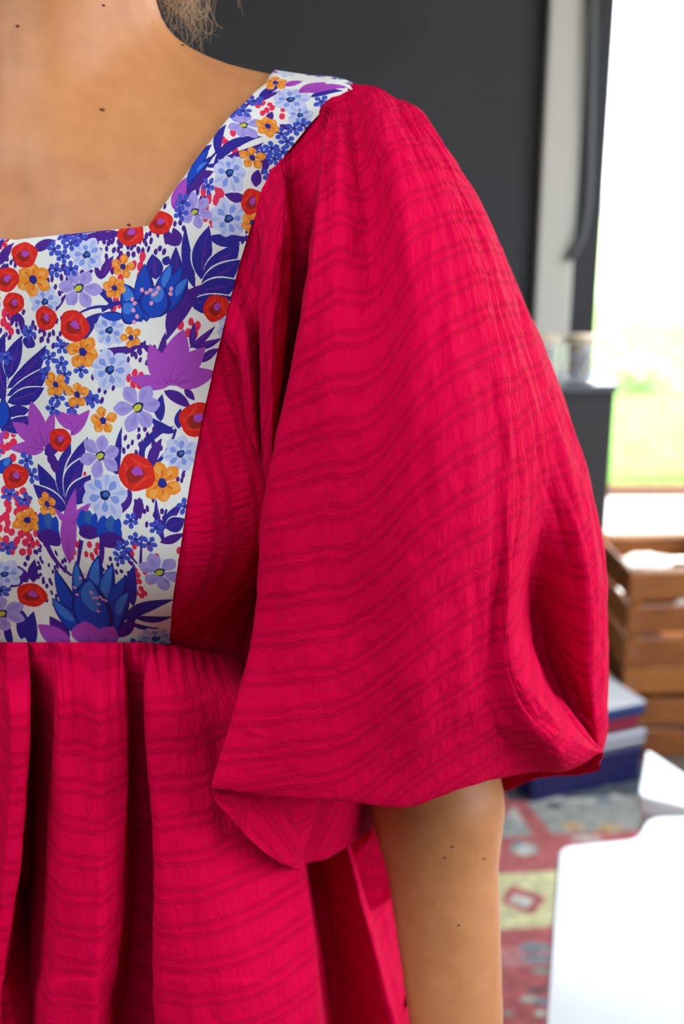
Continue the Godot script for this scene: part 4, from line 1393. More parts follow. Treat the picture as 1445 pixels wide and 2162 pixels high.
# the plain panel from the yoke's edge round the side to the back
func bodice_mesh() -> ArrayMesh:
	var v := PackedVector3Array()
	var uv := PackedVector2Array()
	var nu := 160
	var nv := 44
	var wr := noise(41, 1.0, 2)
	for j in nv + 1:
		var y := lerpf(1.105, 1.372, float(j) / nv)
		var x0 := edge_at(OUTER_EDGE, (y - YOKE_Y) * 10000.0) - 0.004
		var z0 := yoke_point(x0, y - YOKE_Y, 0.002).z
		var a0 := atan2(x0, z0)
		for i in nu + 1:
			var f := float(i) / nu
			var a := lerpf(a0, TAU - a0, f)
			var off := 0.0028 + 0.0012 * wr.get_noise_2d(a * 14.0, y * 30.0) * clampf(f / 0.02, 0.0, 1.0)
			v.append(onto(Vector3(0, y, 0), Vector3(sin(a), 0, cos(a)), off, TORSO_BONES))
			uv.append(Vector2(y, a * 0.12) / 0.08)
	return grid_mesh(v, uv, nu + 1, nv + 1)


# ---------------------------------------------------------------- materials
func cloth_material(maps: Array, tint: Color, relief: float) -> StandardMaterial3D:
	var m := plain(tint, 0.86)
	m.albedo_texture = maps[0]
	m.heightmap_enabled = true
	m.heightmap_texture = maps[1]
	m.heightmap_scale = relief
	m.rim_enabled = true
	m.rim = 0.15
	m.rim_tint = 0.85
	m.metallic_specular = 0.14
	return m

func make_materials() -> void:
	var maps := cloth_maps()
	M.cloth = cloth_material(maps, Color(0.79, 0.0, 0.228), 0.085)
	M.print = plain(Color(0.80, 0.80, 0.80), 0.75)
	M.print.albedo_texture = paint_print()
	M.print.metallic_specular = 0.3
	M.print.heightmap_enabled = true
	M.print.heightmap_texture = tex(Image.create_from_data(512, 512, false, Image.FORMAT_L8, stretched(51, 0.3, 512, 512, 1, 1, 2)))
	M.print.heightmap_scale = 0.008
	M.skin = plain(Color(0.70, 0.475, 0.30), 0.48)
	M.skin.albedo_texture = blotch_map(61, 0.02, Color(0.90, 0.86, 0.84), Color(1, 1, 1), 512, 5)
	M.skin.uv1_triplanar = true
	M.skin.uv1_scale = Vector3.ONE * 6.0
	M.skin.subsurf_scatter_enabled = true
	M.skin.subsurf_scatter_strength = 0.12
	M.skin.metallic_specular = 0.35
	M.mole = plain(Color(0.40, 0.23, 0.13), 0.6)
	M.hair = plain(Color(0.72, 0.60, 0.45), 0.5)
	M.eye = plain(Color(0.80, 0.78, 0.76), 0.2)
	M.iris = plain(Color(0.25, 0.33, 0.36), 0.2)
	M.lip = plain(Color(0.70, 0.36, 0.32), 0.5)
	M.wall_dark = plain(Color(0.255, 0.255, 0.262), 0.92)
	M.wall_dark.albedo_texture = blotch_map(71, 0.01, Color(0.93, 0.93, 0.93), Color(1, 1, 1), 256)
	M.wall_dark.uv1_triplanar = true
	M.wall_dark.uv1_scale = Vector3.ONE * 0.7
	M.wall_white = plain(Color(0.46, 0.455, 0.45), 0.9)
	M.post = plain(Color(0.80, 0.785, 0.74), 0.7)
	M.frame = plain(Color(0.13, 0.135, 0.15), 0.55)
	M.cable = plain(Color(0.30, 0.30, 0.32), 0.7)
	M.pane = plain(Color(0.96, 1.0, 0.98, 0.03), 0.02)
	M.pane.transparency = BaseMaterial3D.TRANSPARENCY_ALPHA
	M.floor = plain(Color(0.50, 0.45, 0.405), 0.7)
	M.floor.albedo_texture = blotch_map(81, 0.012, Color(0.86, 0.85, 0.83), Color(1, 1, 1))
	M.floor.uv1_triplanar = true
	M.floor.uv1_scale = Vector3.ONE * 0.5
	M.cabinet = plain(Color(0.20, 0.195, 0.20), 0.6)
	M.cabinet_top = plain(Color(0.42, 0.43, 0.45), 0.15)
	M.cabinet_top.metallic_specular = 0.8
	M.white = plain(Color(0.92, 0.92, 0.92), 0.14)
	M.white.metallic_specular = 0.95
	M.paper = plain(Color(0.97, 0.96, 0.93), 0.8)
	M.wood = []
	for k in 3:
		var w := plain(Color(1, 1, 1), 0.6)
		w.albedo_texture = grain_map(90 + k * 3, [Color(0.46, 0.24, 0.08), Color(0.50, 0.27, 0.09), Color(0.43, 0.22, 0.08)][k], [Color(0.74, 0.46, 0.20), Color(0.80, 0.51, 0.24), Color(0.70, 0.42, 0.17)][k])
		w.uv1_scale = Vector3(3.0, 3.0, 1.0)
		M.wood.append(w)
	M.wood_end = plain(Color(0.80, 0.62, 0.48), 0.7)
	M.navy = plain(Color(0.065, 0.06, 0.30), 0.5)
	M.lid_side = plain(Color(0.10, 0.20, 0.40), 0.4)
	M.lid_top = plain(Color(0.99, 0.99, 1.0), 0.12)
	M.lid_top.metallic_specular = 0.9
	M.red_box = plain(Color(0.55, 0.10, 0.20), 0.5)
	M.tin = plain(Color(0.47, 0.46, 0.48), 0.3, 0.4)
	M.jar_glass = plain(Color(0.95, 0.98, 0.97, 0.12), 0.04)
	M.jar_glass.transparency = BaseMaterial3D.TRANSPARENCY_ALPHA
	M.jar_lid = plain(Color(0.80, 0.72, 0.60), 0.4)
	M.beads = []
	for c in [Color(0.80, 0.79, 0.82), Color(0.42, 0.46, 0.60), Color(0.45, 0.25, 0.18), Color(0.72, 0.58, 0.42), Color(0.60, 0.60, 0.62)]:
		M.beads.append(plain(c, 0.4))
	M.terrace = plain(Color(0.78, 0.76, 0.72), 0.8)
	M.lawn = plain(Color(1, 1, 1), 0.95)
	M.lawn.albedo_texture = blotch_map(101, 0.02, Color(0.62, 0.77, 0.47), Color(0.84, 0.88, 0.66), 512, 5)
	M.lawn.uv1_triplanar = true
	M.lawn.uv1_scale = Vector3.ONE * 0.12
	M.grass = plain(Color(0.74, 0.86, 0.60), 0.9)
	M.grass.vertex_color_use_as_albedo = true
	M.leaf = plain(Color(0.68, 0.77, 0.54), 0.8)
	M.leaf.backlight_enabled = true
	M.leaf.backlight = Color(0.6, 0.65, 0.5)
	M.bark = plain(Color(0.34, 0.25, 0.17), 0.9)
	M.kerb = plain(Color(0.42, 0.26, 0.16), 0.9)

# ---------------------------------------------------------------- the room
func build_room() -> void:
	structure("floor", box(Vector3(5.2, 0.12, 5.8), 0.001), M.floor, Vector3(-0.15, -0.06, -0.55))
	var st := SurfaceTool.new()
	st.begin(Mesh.PRIMITIVE_TRIANGLES)
	add_box(st, Vector3(-2.175, 2.66, -0.55), Vector3(1.15, 0.12, 5.8), 0.001)
	add_box(st, Vector3(1.325, 2.66, -0.55), Vector3(2.25, 0.12, 5.8), 0.001)
	add_box(st, Vector3(-0.7, 2.66, -1.725), Vector3(1.8, 0.12, 3.45), 0.001)
	add_box(st, Vector3(-0.7, 2.66, 1.975), Vector3(1.8, 0.12, 0.75), 0.001)
	structure("ceiling", st.commit(), M.wall_white)
	st = SurfaceTool.new()
	st.begin(Mesh.PRIMITIVE_TRIANGLES)
	add_box(st, Vector3(-1.0375, 1.3, -3.375), Vector3(3.425, 2.6, 0.15), 0.001)
	add_box(st, Vector3(1.535, 2.48, -3.375), Vector3(1.72, 0.24, 0.15), 0.001)
	structure("wall_back", st.commit(), M.wall_dark)
	structure("wall_left", box(Vector3(0.15, 2.6, 5.5), 0.001), M.wall_white, Vector3(-2.675, 1.3, -0.55))
	st = SurfaceTool.new()
	st.begin(Mesh.PRIMITIVE_TRIANGLES)
	add_box(st, Vector3(2.375, 0.5, -0.55), Vector3(0.15, 1.0, 5.5), 0.001)
	add_box(st, Vector3(2.375, 2.55, -0.55), Vector3(0.15, 0.1, 5.5), 0.001)
	add_box(st, Vector3(2.375, 1.75, -2.8), Vector3(0.15, 1.5, 1.0), 0.001)
	add_box(st, Vector3(2.375, 1.75, 1.85), Vector3(0.15, 1.5, 0.7), 0.001)
	structure("wall_right", st.commit(), M.wall_white)
	st = SurfaceTool.new()
	st.begin(Mesh.PRIMITIVE_TRIANGLES)
	add_box(st, Vector3(-0.15, 1.3, 2.275), Vector3(4.9, 2.6, 0.15), 0.001)
	structure("wall_front", st.commit(), M.wall_white)
	structure("trim_1", box(Vector3(0.104, 2.6, 0.06), 0.004), M.post, Vector3(0.624, 1.3, -3.29))
	# the sliding door to the terrace, dark frame and glass
	var w := thing_structure("window_1", Vector3(0, 0, -3.345))
	part("frame_jamb", box(Vector3(0.089, 2.36, 0.07), 0.004), M.frame, w, Vector3(0.7205, 1.18, 0))
	part("frame_jamb", box(Vector3(0.08, 2.36, 0.07), 0.004), M.frame, w, Vector3(2.26, 1.18, 0))
	part("frame_head", box(Vector3(1.46, 0.07, 0.07), 0.004), M.frame, w, Vector3(1.4925, 2.325, 0))
	part("frame_sill", box(Vector3(1.455, 0.03, 0.07), 0.004), M.frame, w, Vector3(1.4925, 0.015, 0))
	part("pane", box(Vector3(1.454, 2.258, 0.006), 0.0005), M.pane, w, Vector3(1.4925, 1.16, 0))
	# cable hanging down the frame
	var c := knots([Vector3(0.67952, 1.9513, -3.245), Vector3(0.6864, 1.7853, -3.245), Vector3(0.69431, 1.6015, -3.245), Vector3(0.70084, 1.4369, -3.245), Vector3(0.70068, 1.3332, -3.245), Vector3(0.68967, 1.2474, -3.245), Vector3(0.66293, 1.1899, -3.245)], 10)
	var r := PackedFloat32Array()
	r.resize(c.size())
	r.fill(0.0125)
	tag(part("cable", tube(c, r, 10), M.cable, self), "dark grey cable hanging down the window frame and tucked behind the pale post", "cable")

func thing_structure(called: String, at: Vector3) -> Node3D:
	var o := Node3D.new()
	o.name = called
	o.position = at
	o.set_meta("kind", "structure")
	add_child(o)
	return o

func build_outside() -> void:
	structure("terrace", box(Vector3(9.0, 0.1, 1.65), 0.005), M.terrace, Vector3(2.2, -0.09, -4.28))
	structure("ground", box(Vector3(90.0, 0.2, 60.0), 0.01), M.lawn, Vector3(15.0, -0.16, -35.1))
	structure("ground_near", box(Vector3(40.0, 0.1, 40.0), 0.01), M.terrace, Vector3(22.5, -0.1, 16.6))
	tag(part("edging_board", box(Vector3(7.0, 0.07, 0.05), 0.006), M.kerb, self, Vector3(3.4, -0.025, -5.12)), "brown edging board between the white terrace and the lawn", "edging")
	var rng := RandomNumberGenerator.new()
	rng.seed = 5
	var blade := SurfaceTool.new()
	blade.begin(Mesh.PRIMITIVE_TRIANGLES)
	for k in 5:
		var a := TAU * k / 5.0
		var d := Vector3(cos(a), 0, sin(a))
		var s := Vector3(-d.z, 0, d.x) * 0.006
		blade.set_normal(Vector3(d.x, 0.6, d.z).normalized())
		for p in [d * 0.01 - s, d * 0.05 + Vector3(0, 0.11, 0), d * 0.01 + s]:
			blade.add_vertex(p)
	var mm := MultiMesh.new()
	mm.transform_format = MultiMesh.TRANSFORM_3D
	mm.use_colors = true
	blade.generate_normals()
	mm.mesh = blade.commit()
	mm.instance_count = 5000
	for k in mm.instance_count:
		var z := -5.25 - pow(rng.randf(), 1.6) * 9.0
		var x := lerpf(0.20, 0.42, rng.randf()) * -z + rng.randf_range(-0.5, 0.8)
		var b := Basis(Vector3.UP, rng.randf() * TAU).scaled(Vector3.ONE * rng.randf_range(0.6, 1.5))
		mm.set_instance_transform(k, Transform3D(b, Vector3(x, -0.065, z)))
		mm.set_instance_color(k, Color(0.75, 0.95, 0.62).lerp(Color(1.0, 0.95, 0.70), rng.randf()))
	var g := MultiMeshInstance3D.new()
	g.name = "grass"
	g.multimesh = mm
	g.material_override = M.grass
	g.set_meta("kind", "stuff")
	tag(g, "sunlit grass tufts growing on the lawn beyond the terrace", "grass")
	add_child(g)
	shrub(Vector3(2.12, -0.06, -7.7), 0.22, 0.30, 41, "small round green shrub on the lawn, nearest to the black cabinet")
	shrub(Vector3(3.62, -0.06, -10.8), 0.5, 0.75, 42, "larger loose green shrub farther out on the lawn")

func shrub(at: Vector3, r: float, h: float, seed_: int, label: String) -> void:
	var o := thing("shrub", label, "shrub", at)
	var rng := RandomNumberGenerator.new()
	rng.seed = seed_
	for k in 4:
		var a := TAU * k / 4.0 + rng.randf()
		var tip := Vector3(cos(a) * r * 0.5, h * 0.7, sin(a) * r * 0.5)
		part("stem", tube(PackedVector3Array([Vector3.ZERO, tip * 0.5 + Vector3(0, 0.03, 0), tip]), PackedFloat32Array([0.012, 0.009, 0.004]), 6), M.bark, o)
	var st := SurfaceTool.new()
	st.begin(Mesh.PRIMITIVE_TRIANGLES)
	for p in [Vector3(0, 0, 0), Vector3(-0.35, 0.02, 0.5), Vector3(0, -0.04, 1.0), Vector3(0.35, 0.02, 0.5)]:
		st.set_normal(Vector3(0, 1, 0))
		st.add_vertex(p)
	for k in [0, 2, 1, 0, 3, 2]:
		st.add_index(k)
	var mm := MultiMesh.new()
	mm.transform_format = MultiMesh.TRANSFORM_3D
	mm.mesh = st.commit()
	mm.instance_count = 900
	for k in mm.instance_count:
		var d := Vector3(rng.randfn(), rng.randfn(), rng.randfn()).normalized() * pow(rng.randf(), 0.4)
		var pos := Vector3(d.x * r, h * 0.55 + d.y * h * 0.45, d.z * r)
		var b := Basis.from_euler(Vector3(rng.randf_range(-1.2, 0.6), rng.randf() * TAU, rng.randf_range(-0.6, 0.6))).scaled(Vector3.ONE * rng.randf_range(0.04, 0.08))
		mm.set_instance_transform(k, Transform3D(b, pos))
	var g := MultiMeshInstance3D.new()
	g.name = "foliage"
	g.multimesh = mm
	g.material_override = M.leaf
	g.set_meta("kind", "stuff")
	o.add_child(g)

# ---------------------------------------------------------------- things in the room
func crate(at: Vector3, turn: float, label: String) -> Node3D:
	var o := thing("wooden_crate", label, "crate", at, turn, "wooden crates stacked by the window")
	var w := 0.30
	var d := 0.33
	var h := 0.25
	var sh := 0.070
	var rng := RandomNumberGenerator.new()
	rng.seed = int(at.y * 100) + 3
	for sx in [-1, 1]:
		for sz in [-1, 1]:
			part("corner_post", box(Vector3(0.024, h, 0.024), 0.002), M.wood[1], o, Vector3(sx * (w / 2 - 0.024), h / 2, sz * (d / 2 - 0.024)))
	for k in 3:
		var y := 0.004 + sh / 2 + k * (h - sh - 0.006) / 2.0
		for s in [-1, 1]:
			part("slat", box(Vector3(w, sh, 0.012), 0.002), M.wood[rng.randi() % 3], o, Vector3(rng.randf_range(-0.002, 0.002), y, s * (d / 2 - 0.006)))
			part("slat", box(Vector3(0.012, sh, d - 0.026), 0.002), M.wood[rng.randi() % 3], o, Vector3(s * (w / 2 - 0.006), y, 0))
	for k in 4:
		part("base_board", box(Vector3(w - 0.026, 0.008, 0.066), 0.001), M.wood[k % 3], o, Vector3(0, 0.008, -0.115 + k * 0.0767))
	for s in [-1, 1]:
		part("top_rail", box(Vector3(w - 0.05, 0.014, 0.022), 0.002), M.wood_end, o, Vector3(0, h - 0.007, s * (d / 2 - 0.024)))
	for sx in [-1, 1]:
		for k in 3:
			part("nail", lathe([Vector2(0, 0.0), Vector2(0.004, 0.0), Vector2(0.003, 0.0015), Vector2(0, 0.002)], 8), M.tin, o, Vector3(sx * (w / 2 - 0.024), 0.039 + k * 0.087, d / 2 - 0.0005), Vector3(90, 0, 0))
	return o

func jar(at: Vector3, seed_: int, label: String) -> void:
	var o := thing("glass_jar", label, "jar", at, 0.0, "glass jars on the black cabinet")
	part("glass", lathe([Vector2(0, 0), Vector2(0.040, 0), Vector2(0.043, 0.004), Vector2(0.043, 0.092), Vector2(0.038, 0.100), Vector2(0.036, 0.100), Vector2(0.040, 0.090), Vector2(0.040, 0.006), Vector2(0, 0.005)], 36), M.jar_glass, o)
	part("lid", lathe([Vector2(0, 0.099), Vector2(0.043, 0.099), Vector2(0.0445, 0.102), Vector2(0.0445, 0.114), Vector2(0.042, 0.118), Vector2(0, 0.119)], 36), M.jar_lid, o)
	var rng := RandomNumberGenerator.new()
	rng.seed = seed_
	var bead := SphereMesh.new()
	bead.radius = 0.0085
	bead.height = 0.017
	bead.radial_segments = 10
	bead.rings = 5
	for k in 70:
		var a := rng.randf() * TAU
		var r := 0.030 * sqrt(rng.randf())
		var y := 0.015 + (k / 70.0) * 0.068
		part("button", bead, M.beads[(rng.randi() % 5)], o, Vector3(cos(a) * r, y, sin(a) * r))

func build_things() -> void:
	# rug
	var rug := thing("rug", "patterned woven rug with red, cream and grey bands lying on the floor", "rug", Vector3(0, 0, 0))
	var rv := PackedVector3Array()
	var ru := PackedVector2Array()
	for j in 13:
		for i in 11:
			var edge := i == 0 or j == 0 or i == 10 or j == 12
			rv.append(Vector3(RUG_AT.x + i * 0.17, 0.0008 if edge else 0.006, RUG_AT.y - j * 0.098))
			ru.append(Vector2(i / 10.0, 1.0 - j * 0.049))
	part("weave", grid_mesh(rv, ru, 11, 13, false), rug_material(), rug)
	# black cabinet and what stands on it
	var cab := thing("cabinet", "black low cabinet standing against the dark wall beside the window", "cabinet", Vector3(0.318, 0, -2.93))
	part("carcass", box(Vector3(0.80, 0.875, 0.20), 0.004), M.cabinet, cab, Vector3(0, 0.4375, 0))
	part("top", box(Vector3(0.81, 0.020, 0.215), 0.004), M.cabinet_top, cab, Vector3(0, 0.8855, 0.002))
	for s in [-1, 1]:
		part("door", box(Vector3(0.392, 0.80, 0.014), 0.003), M.cabinet, cab, Vector3(s * 0.199, 0.455, 0.107))
	jar(Vector3(0.636, 0.896, -2.90), 3, "glass jar of buttons with a pale lid at the right end of the black cabinet")
	jar(Vector3(0.535, 0.896, -2.915), 4, "glass jar of pale buttons beside the sleeve, left of the other jar")
	# crates
	crate(Vector3(0.842, 0, -2.645), 2.0, "lower wooden slatted crate standing on the floor under the other crate")
	crate(Vector3(0.838, 0.2505, -2.645), 3.0, "upper wooden slatted crate, open, with white paper inside")
	paper_roll(Vector3(0.79, 0.44, -2.70), 0.030, 0.16, "crumpled white paper parcel lying in the open upper crate")
	paper_roll(Vector3(0.90, 0.375, -2.575), 0.026, 0.12, "white paper bundle seen through the slats of the upper crate")
	# boxes stacked on the rug
	var q := Vector3(0.536, 0.0067, -2.428)
	var b := thing("storage_box", "tall navy blue box at the bottom of the stack on the rug", "box", q, 21.0, "boxes stacked on the rug")
	part("body", box(Vector3(0.30, 0.062, 0.26), 0.003), M.navy, b, Vector3(0, 0.031, 0))
	part("lid", box(Vector3(0.306, 0.034, 0.266), 0.003), M.navy, b, Vector3(0, 0.0755, 0))
	b = thing("tin_box", "grey metal tin with rounded corners between the blue boxes", "tin", q + Vector3(0.006, 0.093, 0.004), 21.5, "boxes stacked on the rug")
	part("body", box(Vector3(0.31, 0.022, 0.26), 0.008), M.tin, b, Vector3(0, 0.011, 0))
	part("lid", box(Vector3(0.316, 0.024, 0.262), 0.010), M.tin, b, Vector3(0, 0.031, 0))
	b = thing("game_box", "flat box with white top, blue sides and dark red base on top of the stack", "box", q + Vector3(0.0, 0.1365, 0.0), 22.0, "boxes stacked on the rug")
	part("base", box(Vector3(0.285, 0.034, 0.24), 0.003), M.red_box, b, Vector3(0, 0.017, 0))
	var lid := part("lid", box(Vector3(0.312, 0.034, 0.26), 0.006), M.lid_side, b, Vector3(0, 0.051, 0))
	part("lid_print", box(Vector3(0.306, 0.003, 0.254), 0.0012), M.lid_top, lid, Vector3(0, 0.0172, 0))
	# white table and the stool behind it
	var table := thing("table", "glossy white low table in front, its rounded corner over the rug", "table", Vector3(0.32, 0.0, -1.404))
	part("tabletop", slab([Vector2(0, 0), Vector2(0.12, -0.020), Vector2(0.155, -0.08), Vector2(0.63, -0.09), Vector2(0.63, 0.44), Vector2(-0.102, 0.44)], 0.022, 0.022), M.white, table, Vector3(0, 0.43, 0))
	for p in [Vector2(0.05, 0.05), Vector2(0.58, 0.0), Vector2(0.58, 0.39), Vector2(-0.045, 0.39)]:
		part("leg", slab([Vector2(-0.02, -0.02), Vector2(0.02, -0.02), Vector2(0.02, 0.02), Vector2(-0.02, 0.02)], 0.425, 0.006), M.white, table, Vector3(p.x, 0.0066, p.y))
	var stool := thing("stool", "glossy white stool standing between the white table and the crates", "stool", Vector3(0.53, 0.0, -1.70))
	part("seat", slab([Vector2(0, 0), Vector2(0.095, 0.198), Vector2(0.03, 0.195), Vector2(-0.055, 0.15)], 0.03, 0.012), M.white, stool, Vector3(0, 0.42, 0))
	for p in [Vector2(0.0, 0.04), Vector2(0.06, 0.165), Vector2(-0.025, 0.135)]:
		part("leg", lathe([Vector2(0, 0), Vector2(0.010, 0), Vector2(0.012, 0.05), Vector2(0.013, 0.414), Vector2(0, 0.414)], 16), M.white, stool, Vector3(p.x, 0.0066, p.y))

# a slab of any outline with rounded corners, its top edge eased, standing on y = 0
func slab(outline: Array, h: float, r: float) -> ArrayMesh:
	var ring := PackedVector2Array()
	var n := outline.size()
	for k in n:
		var c: Vector2 = outline[k]
		var a: Vector2 = c + (outline[(k + n - 1) % n] - c).normalized() * r
		var b: Vector2 = c + (outline[(k + 1) % n] - c).normalized() * r
		for t in 7:
			var f := t / 6.0
			ring.append(a.lerp(c, f).lerp(c.lerp(b, f), f))
	var area := 0.0
	var mid := Vector2.ZERO
	n = ring.size()
	for k in n:
		area += ring[k].cross(ring[(k + 1) % n])
		mid += ring[k] / n
	if area < 0.0:
		ring.reverse()
	var st := SurfaceTool.new()
	st.begin(Mesh.PRIMITIVE_TRIANGLES)
	var e := minf(0.003, h * 0.2)
	for k in n:
		var a := ring[k]
		var b := ring[(k + 1) % n]
		var nn := Vector3(b.y - a.y, 0, a.x - b.x).normalized()
		var a2 := a + (mid - a).normalized() * e
		var b2 := b + (mid - b).normalized() * e
		for q in [[a, b, 0.0, a, b, h - e, 0.0], [a, b, h - e, a2, b2, h, 0.8]]:
			var p1 := Vector3(q[0].x, q[2], q[0].y)
			var p2 := Vector3(q[1].x, q[2], q[1].y)
			var p3 := Vector3(q[3].x, q[5], q[3].y)
			var p4 := Vector3(q[4].x, q[5], q[4].y)
			st.set_normal((nn + Vector3(0, q[6], 0)).normalized())
			for x in [p1, p2, p3, p2, p4, p3]:
				st.add_vertex(x)
		st.set_normal(Vector3.UP)
		for x in [Vector3(mid.x, h, mid.y), Vector3(a2.x, h, a2.y), Vector3(b2.x, h, b2.y)]:
			st.add_vertex(x)
		st.set_normal(Vector3.DOWN)
		for x in [Vector3(mid.x, 0, mid.y), Vector3(b.x, 0, b.y), Vector3(a.x, 0, a.y)]:
			st.add_vertex(x)
	return st.commit()

func paper_roll(at: Vector3, r: float, l: float, label: String) -> void:
	var v := PackedVector3Array()
	var uv := PackedVector2Array()
	var wr := noise(int(l * 1000), 1.0, 3)
	for j in 15:
		var f := j / 14.0
		var rr := r * pow(sin(PI * clampf(f, 0.02, 0.98)), 0.35)
		for i in 33:
			var a := TAU * i / 32.0
			var k := 1.0 + 0.35 * wr.get_noise_2d(cos(a) * 1.4 + f * 3.0, sin(a) * 1.4)
			v.append(Vector3((f - 0.5) * l, sin(a) * rr * k, cos(a) * rr * k * 1.5))
			uv.append(Vector2(i / 32.0, f))
	var o := part("paper_parcel", grid_mesh(v, uv, 33, 15, false, true), M.paper, self, at, Vector3(0, 20, 0))
	tag(o, label, "paper", "white paper parcels in the crate")

const RUG_AT := Vector2(-0.95, -1.38)
const RUG_INK := [Color(0.78, 0.42, 0.42), Color(0.83, 0.56, 0.55), Color(0.90, 0.87, 0.66), Color(0.56, 0.59, 0.62), Color(0.36, 0.37, 0.40), Color(0.84, 0.82, 0.78), Color(0.80, 0.66, 0.45), Color(0.68, 0.68, 0.64)]
const RUG_SHAPES := [
	[4, 0, 1042, 1700, 1213, 1700, 898, 0, 726],
	[7, 0, 746, 1700, 918, 1700, 774, 0, 602],
	[0, 0, 602, 1700, 774, 1700, 641, 0, 469],
	[2, 0, 469, 1700, 641, 1700, 463, 0, 291],
	[0, 0, 291, 1700, 463, 1700, 46, 0, -126],
	[1, 0, 236, 1700, 408, 1700, 357, 0, 185],
	[7, 1363, 956, 1393, 970, 1439, 961, 1443, 941, 1400, 932, 1367, 938],
	[4, 1465, 936, 1486, 954, 1516, 942, 1515, 917, 1486, 905, 1465, 913],
	[7, 1532, 966, 1558, 978, 1596, 970, 1598, 953, 1562, 945, 1535, 950],
	[5, 1406, 901, 1430, 910, 1469, 904, 1472, 890, 1437, 884, 1410, 888],
	[5, 1476, 889, 1504, 897, 1550, 892, 1554, 881, 1513, 876, 1481, 879],
	[5, 1337, 837, 1358, 864, 1386, 846, 1384, 807, 1355, 790, 1336, 802],
	[4, 1426, 870, 1441, 881, 1463, 874, 1463, 858, 1442, 851, 1426, 856],
	[3, 1545, 890, 1565, 900, 1595, 893, 1596, 880, 1568, 874, 1547, 878],
	[5, 1583, 910, 1596, 918, 1613, 913, 1613, 902, 1596, 897, 1583, 900],
	[6, 1446, 782, 1466, 794, 1494, 786, 1495, 768, 1467, 761, 1447, 766],
	[6, 1523, 773, 1548, 787, 1583, 778, 1584, 758, 1550, 749, 1525, 755],
	[3, 1552, 756, 1560, 761, 1571, 758, 1571, 750, 1560, 747, 1552, 749],
	[5, 1456, 733, 1483, 742, 1526, 736, 1529, 724, 1490, 719, 1460, 722],
	[7, 1317, 699, 1342, 720, 1377, 706, 1378, 676, 1343, 662, 1318, 671],
	[5, 1329, 691, 1345, 705, 1368, 696, 1368, 675, 1346, 665, 1330, 672],
	[3, 1326, 715, 1335, 723, 1349, 718, 1349, 706, 1336, 701, 1326, 704],
	[3, 1284, 372, 1308, 383, 1344, 376, 1347, 360, 1313, 353, 1287, 358],
	[3, 1282, 338, 1309, 348, 1351, 341, 1355, 328, 1317, 322, 1287, 326],
	[7, 1296, 305, 1315, 312, 1345, 307, 1347, 297, 1320, 293, 1299, 296],
	[5, 1266, 232, 1279, 239, 1300, 234, 1301, 224, 1282, 219, 1268, 222],
	[4, 1280, 254, 1295, 259, 1318, 256, 1320, 250, 1299, 247, 1283, 249],
	[3, 1288, 225, 1303, 232, 1326, 228, 1327, 218, 1306, 214, 1290, 217],
	[5, 1284, 197, 1295, 203, 1312, 199, 1313, 190, 1297, 186, 1285, 188],
	[7, 1231, 196, 1239, 201, 1250, 198, 1250, 190, 1240, 187, 1232, 189],
	[1, 1243, 158, 1263, 165, 1297, 160, 1300, 150, 1270, 146, 1246, 149],
	[0, 1346, 886, 1382, 886, 1433, 693, 1389, 676],
	[0, 1332, 932, 1351, 865, 1313, 796],
	[0, 1300, 561, 1365, 519, 1327, 463, 1273, 499, 1282, 534],
	[5, 1303, 533, 1340, 511, 1318, 484, 1286, 508],
]

func rug_material() -> StandardMaterial3D:
	canvas = Image.create_empty(1020, 1200, false, Image.FORMAT_RGB8)
	canvas.fill(Color(0.78, 0.42, 0.42))
	canvas_scale = 0.6
	canvas_off = Vector2.ZERO
	for s in RUG_SHAPES:                                         # bands run right across, the motifs in them repeat
		for n in ([0] if s.size() == 9 else [-3, -2, -1, 1, 0]):
			var pts := PackedVector2Array()
			for k in range(1, s.size(), 2):
				pts.append(Vector2(s[k] + n * 370.0, s[k + 1] + n * 33.0))
			fill_poly(pts, RUG_INK[s[0]])
	# the weave breaks up the colours
	var rng := RandomNumberGenerator.new()
	rng.seed = 9
	var n := noise_bytes(111, 0.05, 1020, 1200, 4)
	var data := canvas.get_data()
	for i in n.size():
		var k := 0.82 + n[i] / 255.0 * 0.3
		for c in 3:
			data[i * 3 + c] = mini(255, int(data[i * 3 + c] * k))
	var m := plain(Color(1, 1, 1), 0.95)
	m.albedo_texture = tex(Image.create_from_data(1020, 1200, false, Image.FORMAT_RGB8, data))
	return m

# ---------------------------------------------------------------- the woman
func build_person() -> void:
	var who := thing("person", "woman standing in a crimson dress with puffed sleeves and a floral print yoke", "person", STAND)
	part("body", body_mesh(), M.skin, who)
	var dress := Node3D.new()
	dress.name = "dress"
	who.add_child(dress)
	var y := part("yoke", yoke_mesh(), M.print, dress)
	y.set_meta("label", "white cotton yoke printed with red, orange, blue and purple flowers")
	part("bodice", bodice_mesh(), M.cloth, dress)
	var s := part("sleeve", sleeve_mesh(false), M.cloth, dress)
	s.set_meta("label", "full crimson puff sleeve gathered at the shoulder")
	part("sleeve", sleeve_mesh(true), M.cloth, dress)
	part("skirt", skirt_mesh(), M.cloth, dress)
	var mole := SphereMesh.new()
	mole.radius = 0.0009
	mole.height = 0.0010
	mole.radial_segments = 10
	mole.rings = 5
	for p in MOLES:
		part("mole", mole, M.mole, who, p).scale = Vector3.ONE * (1.5 if p == MOLES[0] else 1.0)
	part("hair", hair_mesh(), M.hair, who)
	var ball := SphereMesh.new()
	ball.radius = 0.0115
	ball.height = 0.023
	var ring := SphereMesh.new()
	ring.radius = 0.0058
	ring.height = 0.005
	for side in [-1, 1]:
		var e := part("eye", ball, M.eye, who, Vector3(side * 0.030, 1.614, 0.0742))
		part("iris", ring, M.iris, e, Vector3(0, 0, 0.0098), Vector3(90, 0, 0))

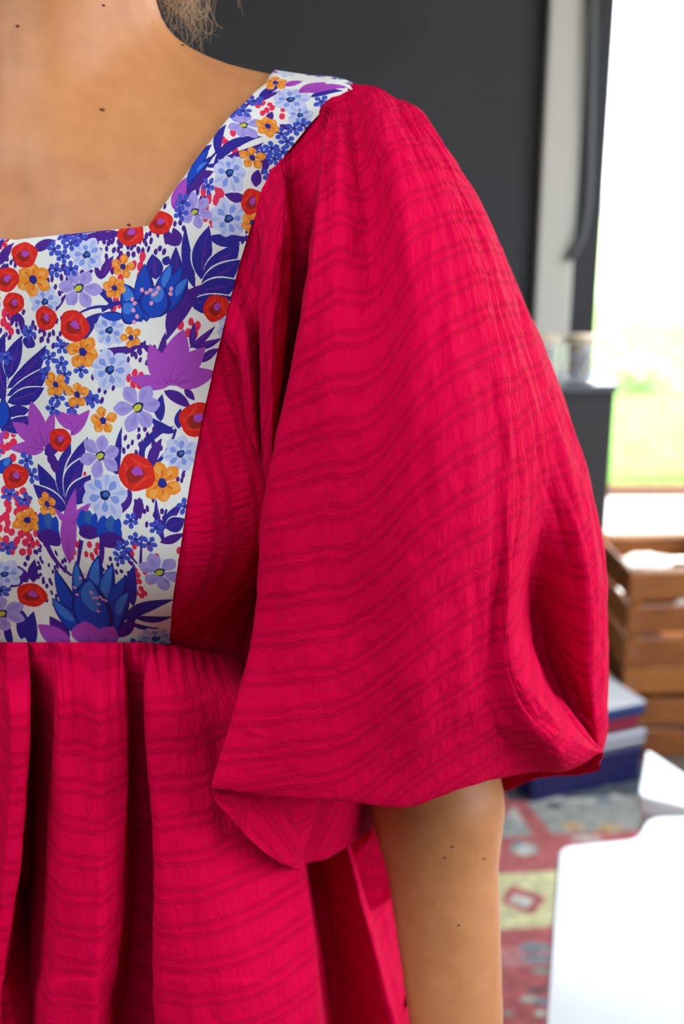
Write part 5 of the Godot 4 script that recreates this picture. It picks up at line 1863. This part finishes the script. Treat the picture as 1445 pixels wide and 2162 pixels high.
func hair_mesh() -> ArrayMesh:
	var st := SurfaceTool.new()
	st.begin(Mesh.PRIMITIVE_TRIANGLES)
	# the cap of hair drawn back to a low knot
	var v := PackedVector3Array()
	var uv := PackedVector2Array()
	for j in 25:
		for i in 49:
			var a := TAU * i / 48.0
			var b := PI * j / 24.0
			var d := Vector3(sin(b) * cos(a), cos(b), sin(b) * sin(a))
			var p := Vector3(0, 1.645, -0.018) + d * Vector3(0.080, 0.098, 0.099)
			if p.z > 0.045 and p.y < 1.70:
				p.z = 0.045
			p += d * 0.0012 * sin(a * 60.0)
			v.append(p)
			uv.append(Vector2(i / 48.0, j / 24.0))
	st.append_from(grid_mesh(v, uv, 49, 25, false, true), 0, Transform3D())
	v = PackedVector3Array()
	uv = PackedVector2Array()
	for j in 17:
		for i in 33:
			var a := TAU * i / 32.0
			var b := PI * j / 16.0
			var d := Vector3(sin(b) * cos(a), cos(b), sin(b) * sin(a))
			v.append(Vector3(0, 1.585, -0.115) + d * 0.042 * (1.0 + 0.05 * sin(a * 3.0 + b * 8.0)))
			uv.append(Vector2(i / 32.0, j / 16.0))
	st.append_from(grid_mesh(v, uv, 33, 17, false, true), 0, Transform3D())
	# loose wisps at the nape and fly-away hairs
	var rng := RandomNumberGenerator.new()
	rng.seed = 17
	for w in WISPS:
		var a: Vector3 = w[0]
		var b: Vector3 = w[1]
		for k in w[2]:
			var pts := PackedVector3Array()
			var rad := PackedFloat32Array()
			var s0: Vector3 = Vector3(rng.randfn(), rng.randfn() * 0.4, rng.randfn()) * w[3]
			var s1: Vector3 = Vector3(rng.randfn(), rng.randfn() * 0.9, rng.randfn()) * w[3] * 1.1
			var curl: Vector3 = Vector3(rng.randfn(), rng.randfn(), rng.randfn()) * w[3] * 0.8
			for t in 9:
				var f := t / 8.0
				pts.append((a + s0).lerp(b + s1, f) + curl * sin(f * PI) + curl.cross(Vector3.UP) * sin(f * TAU) * 0.5)
				rad.append(lerpf(0.00009, 0.00005, f))
			st.append_from(tube(pts, rad, 4), 0, Transform3D())
	return st.commit()


func _ready() -> void:
	light_and_camera()
	make_materials()
	build_room()
	build_outside()
	build_things()
	build_person()
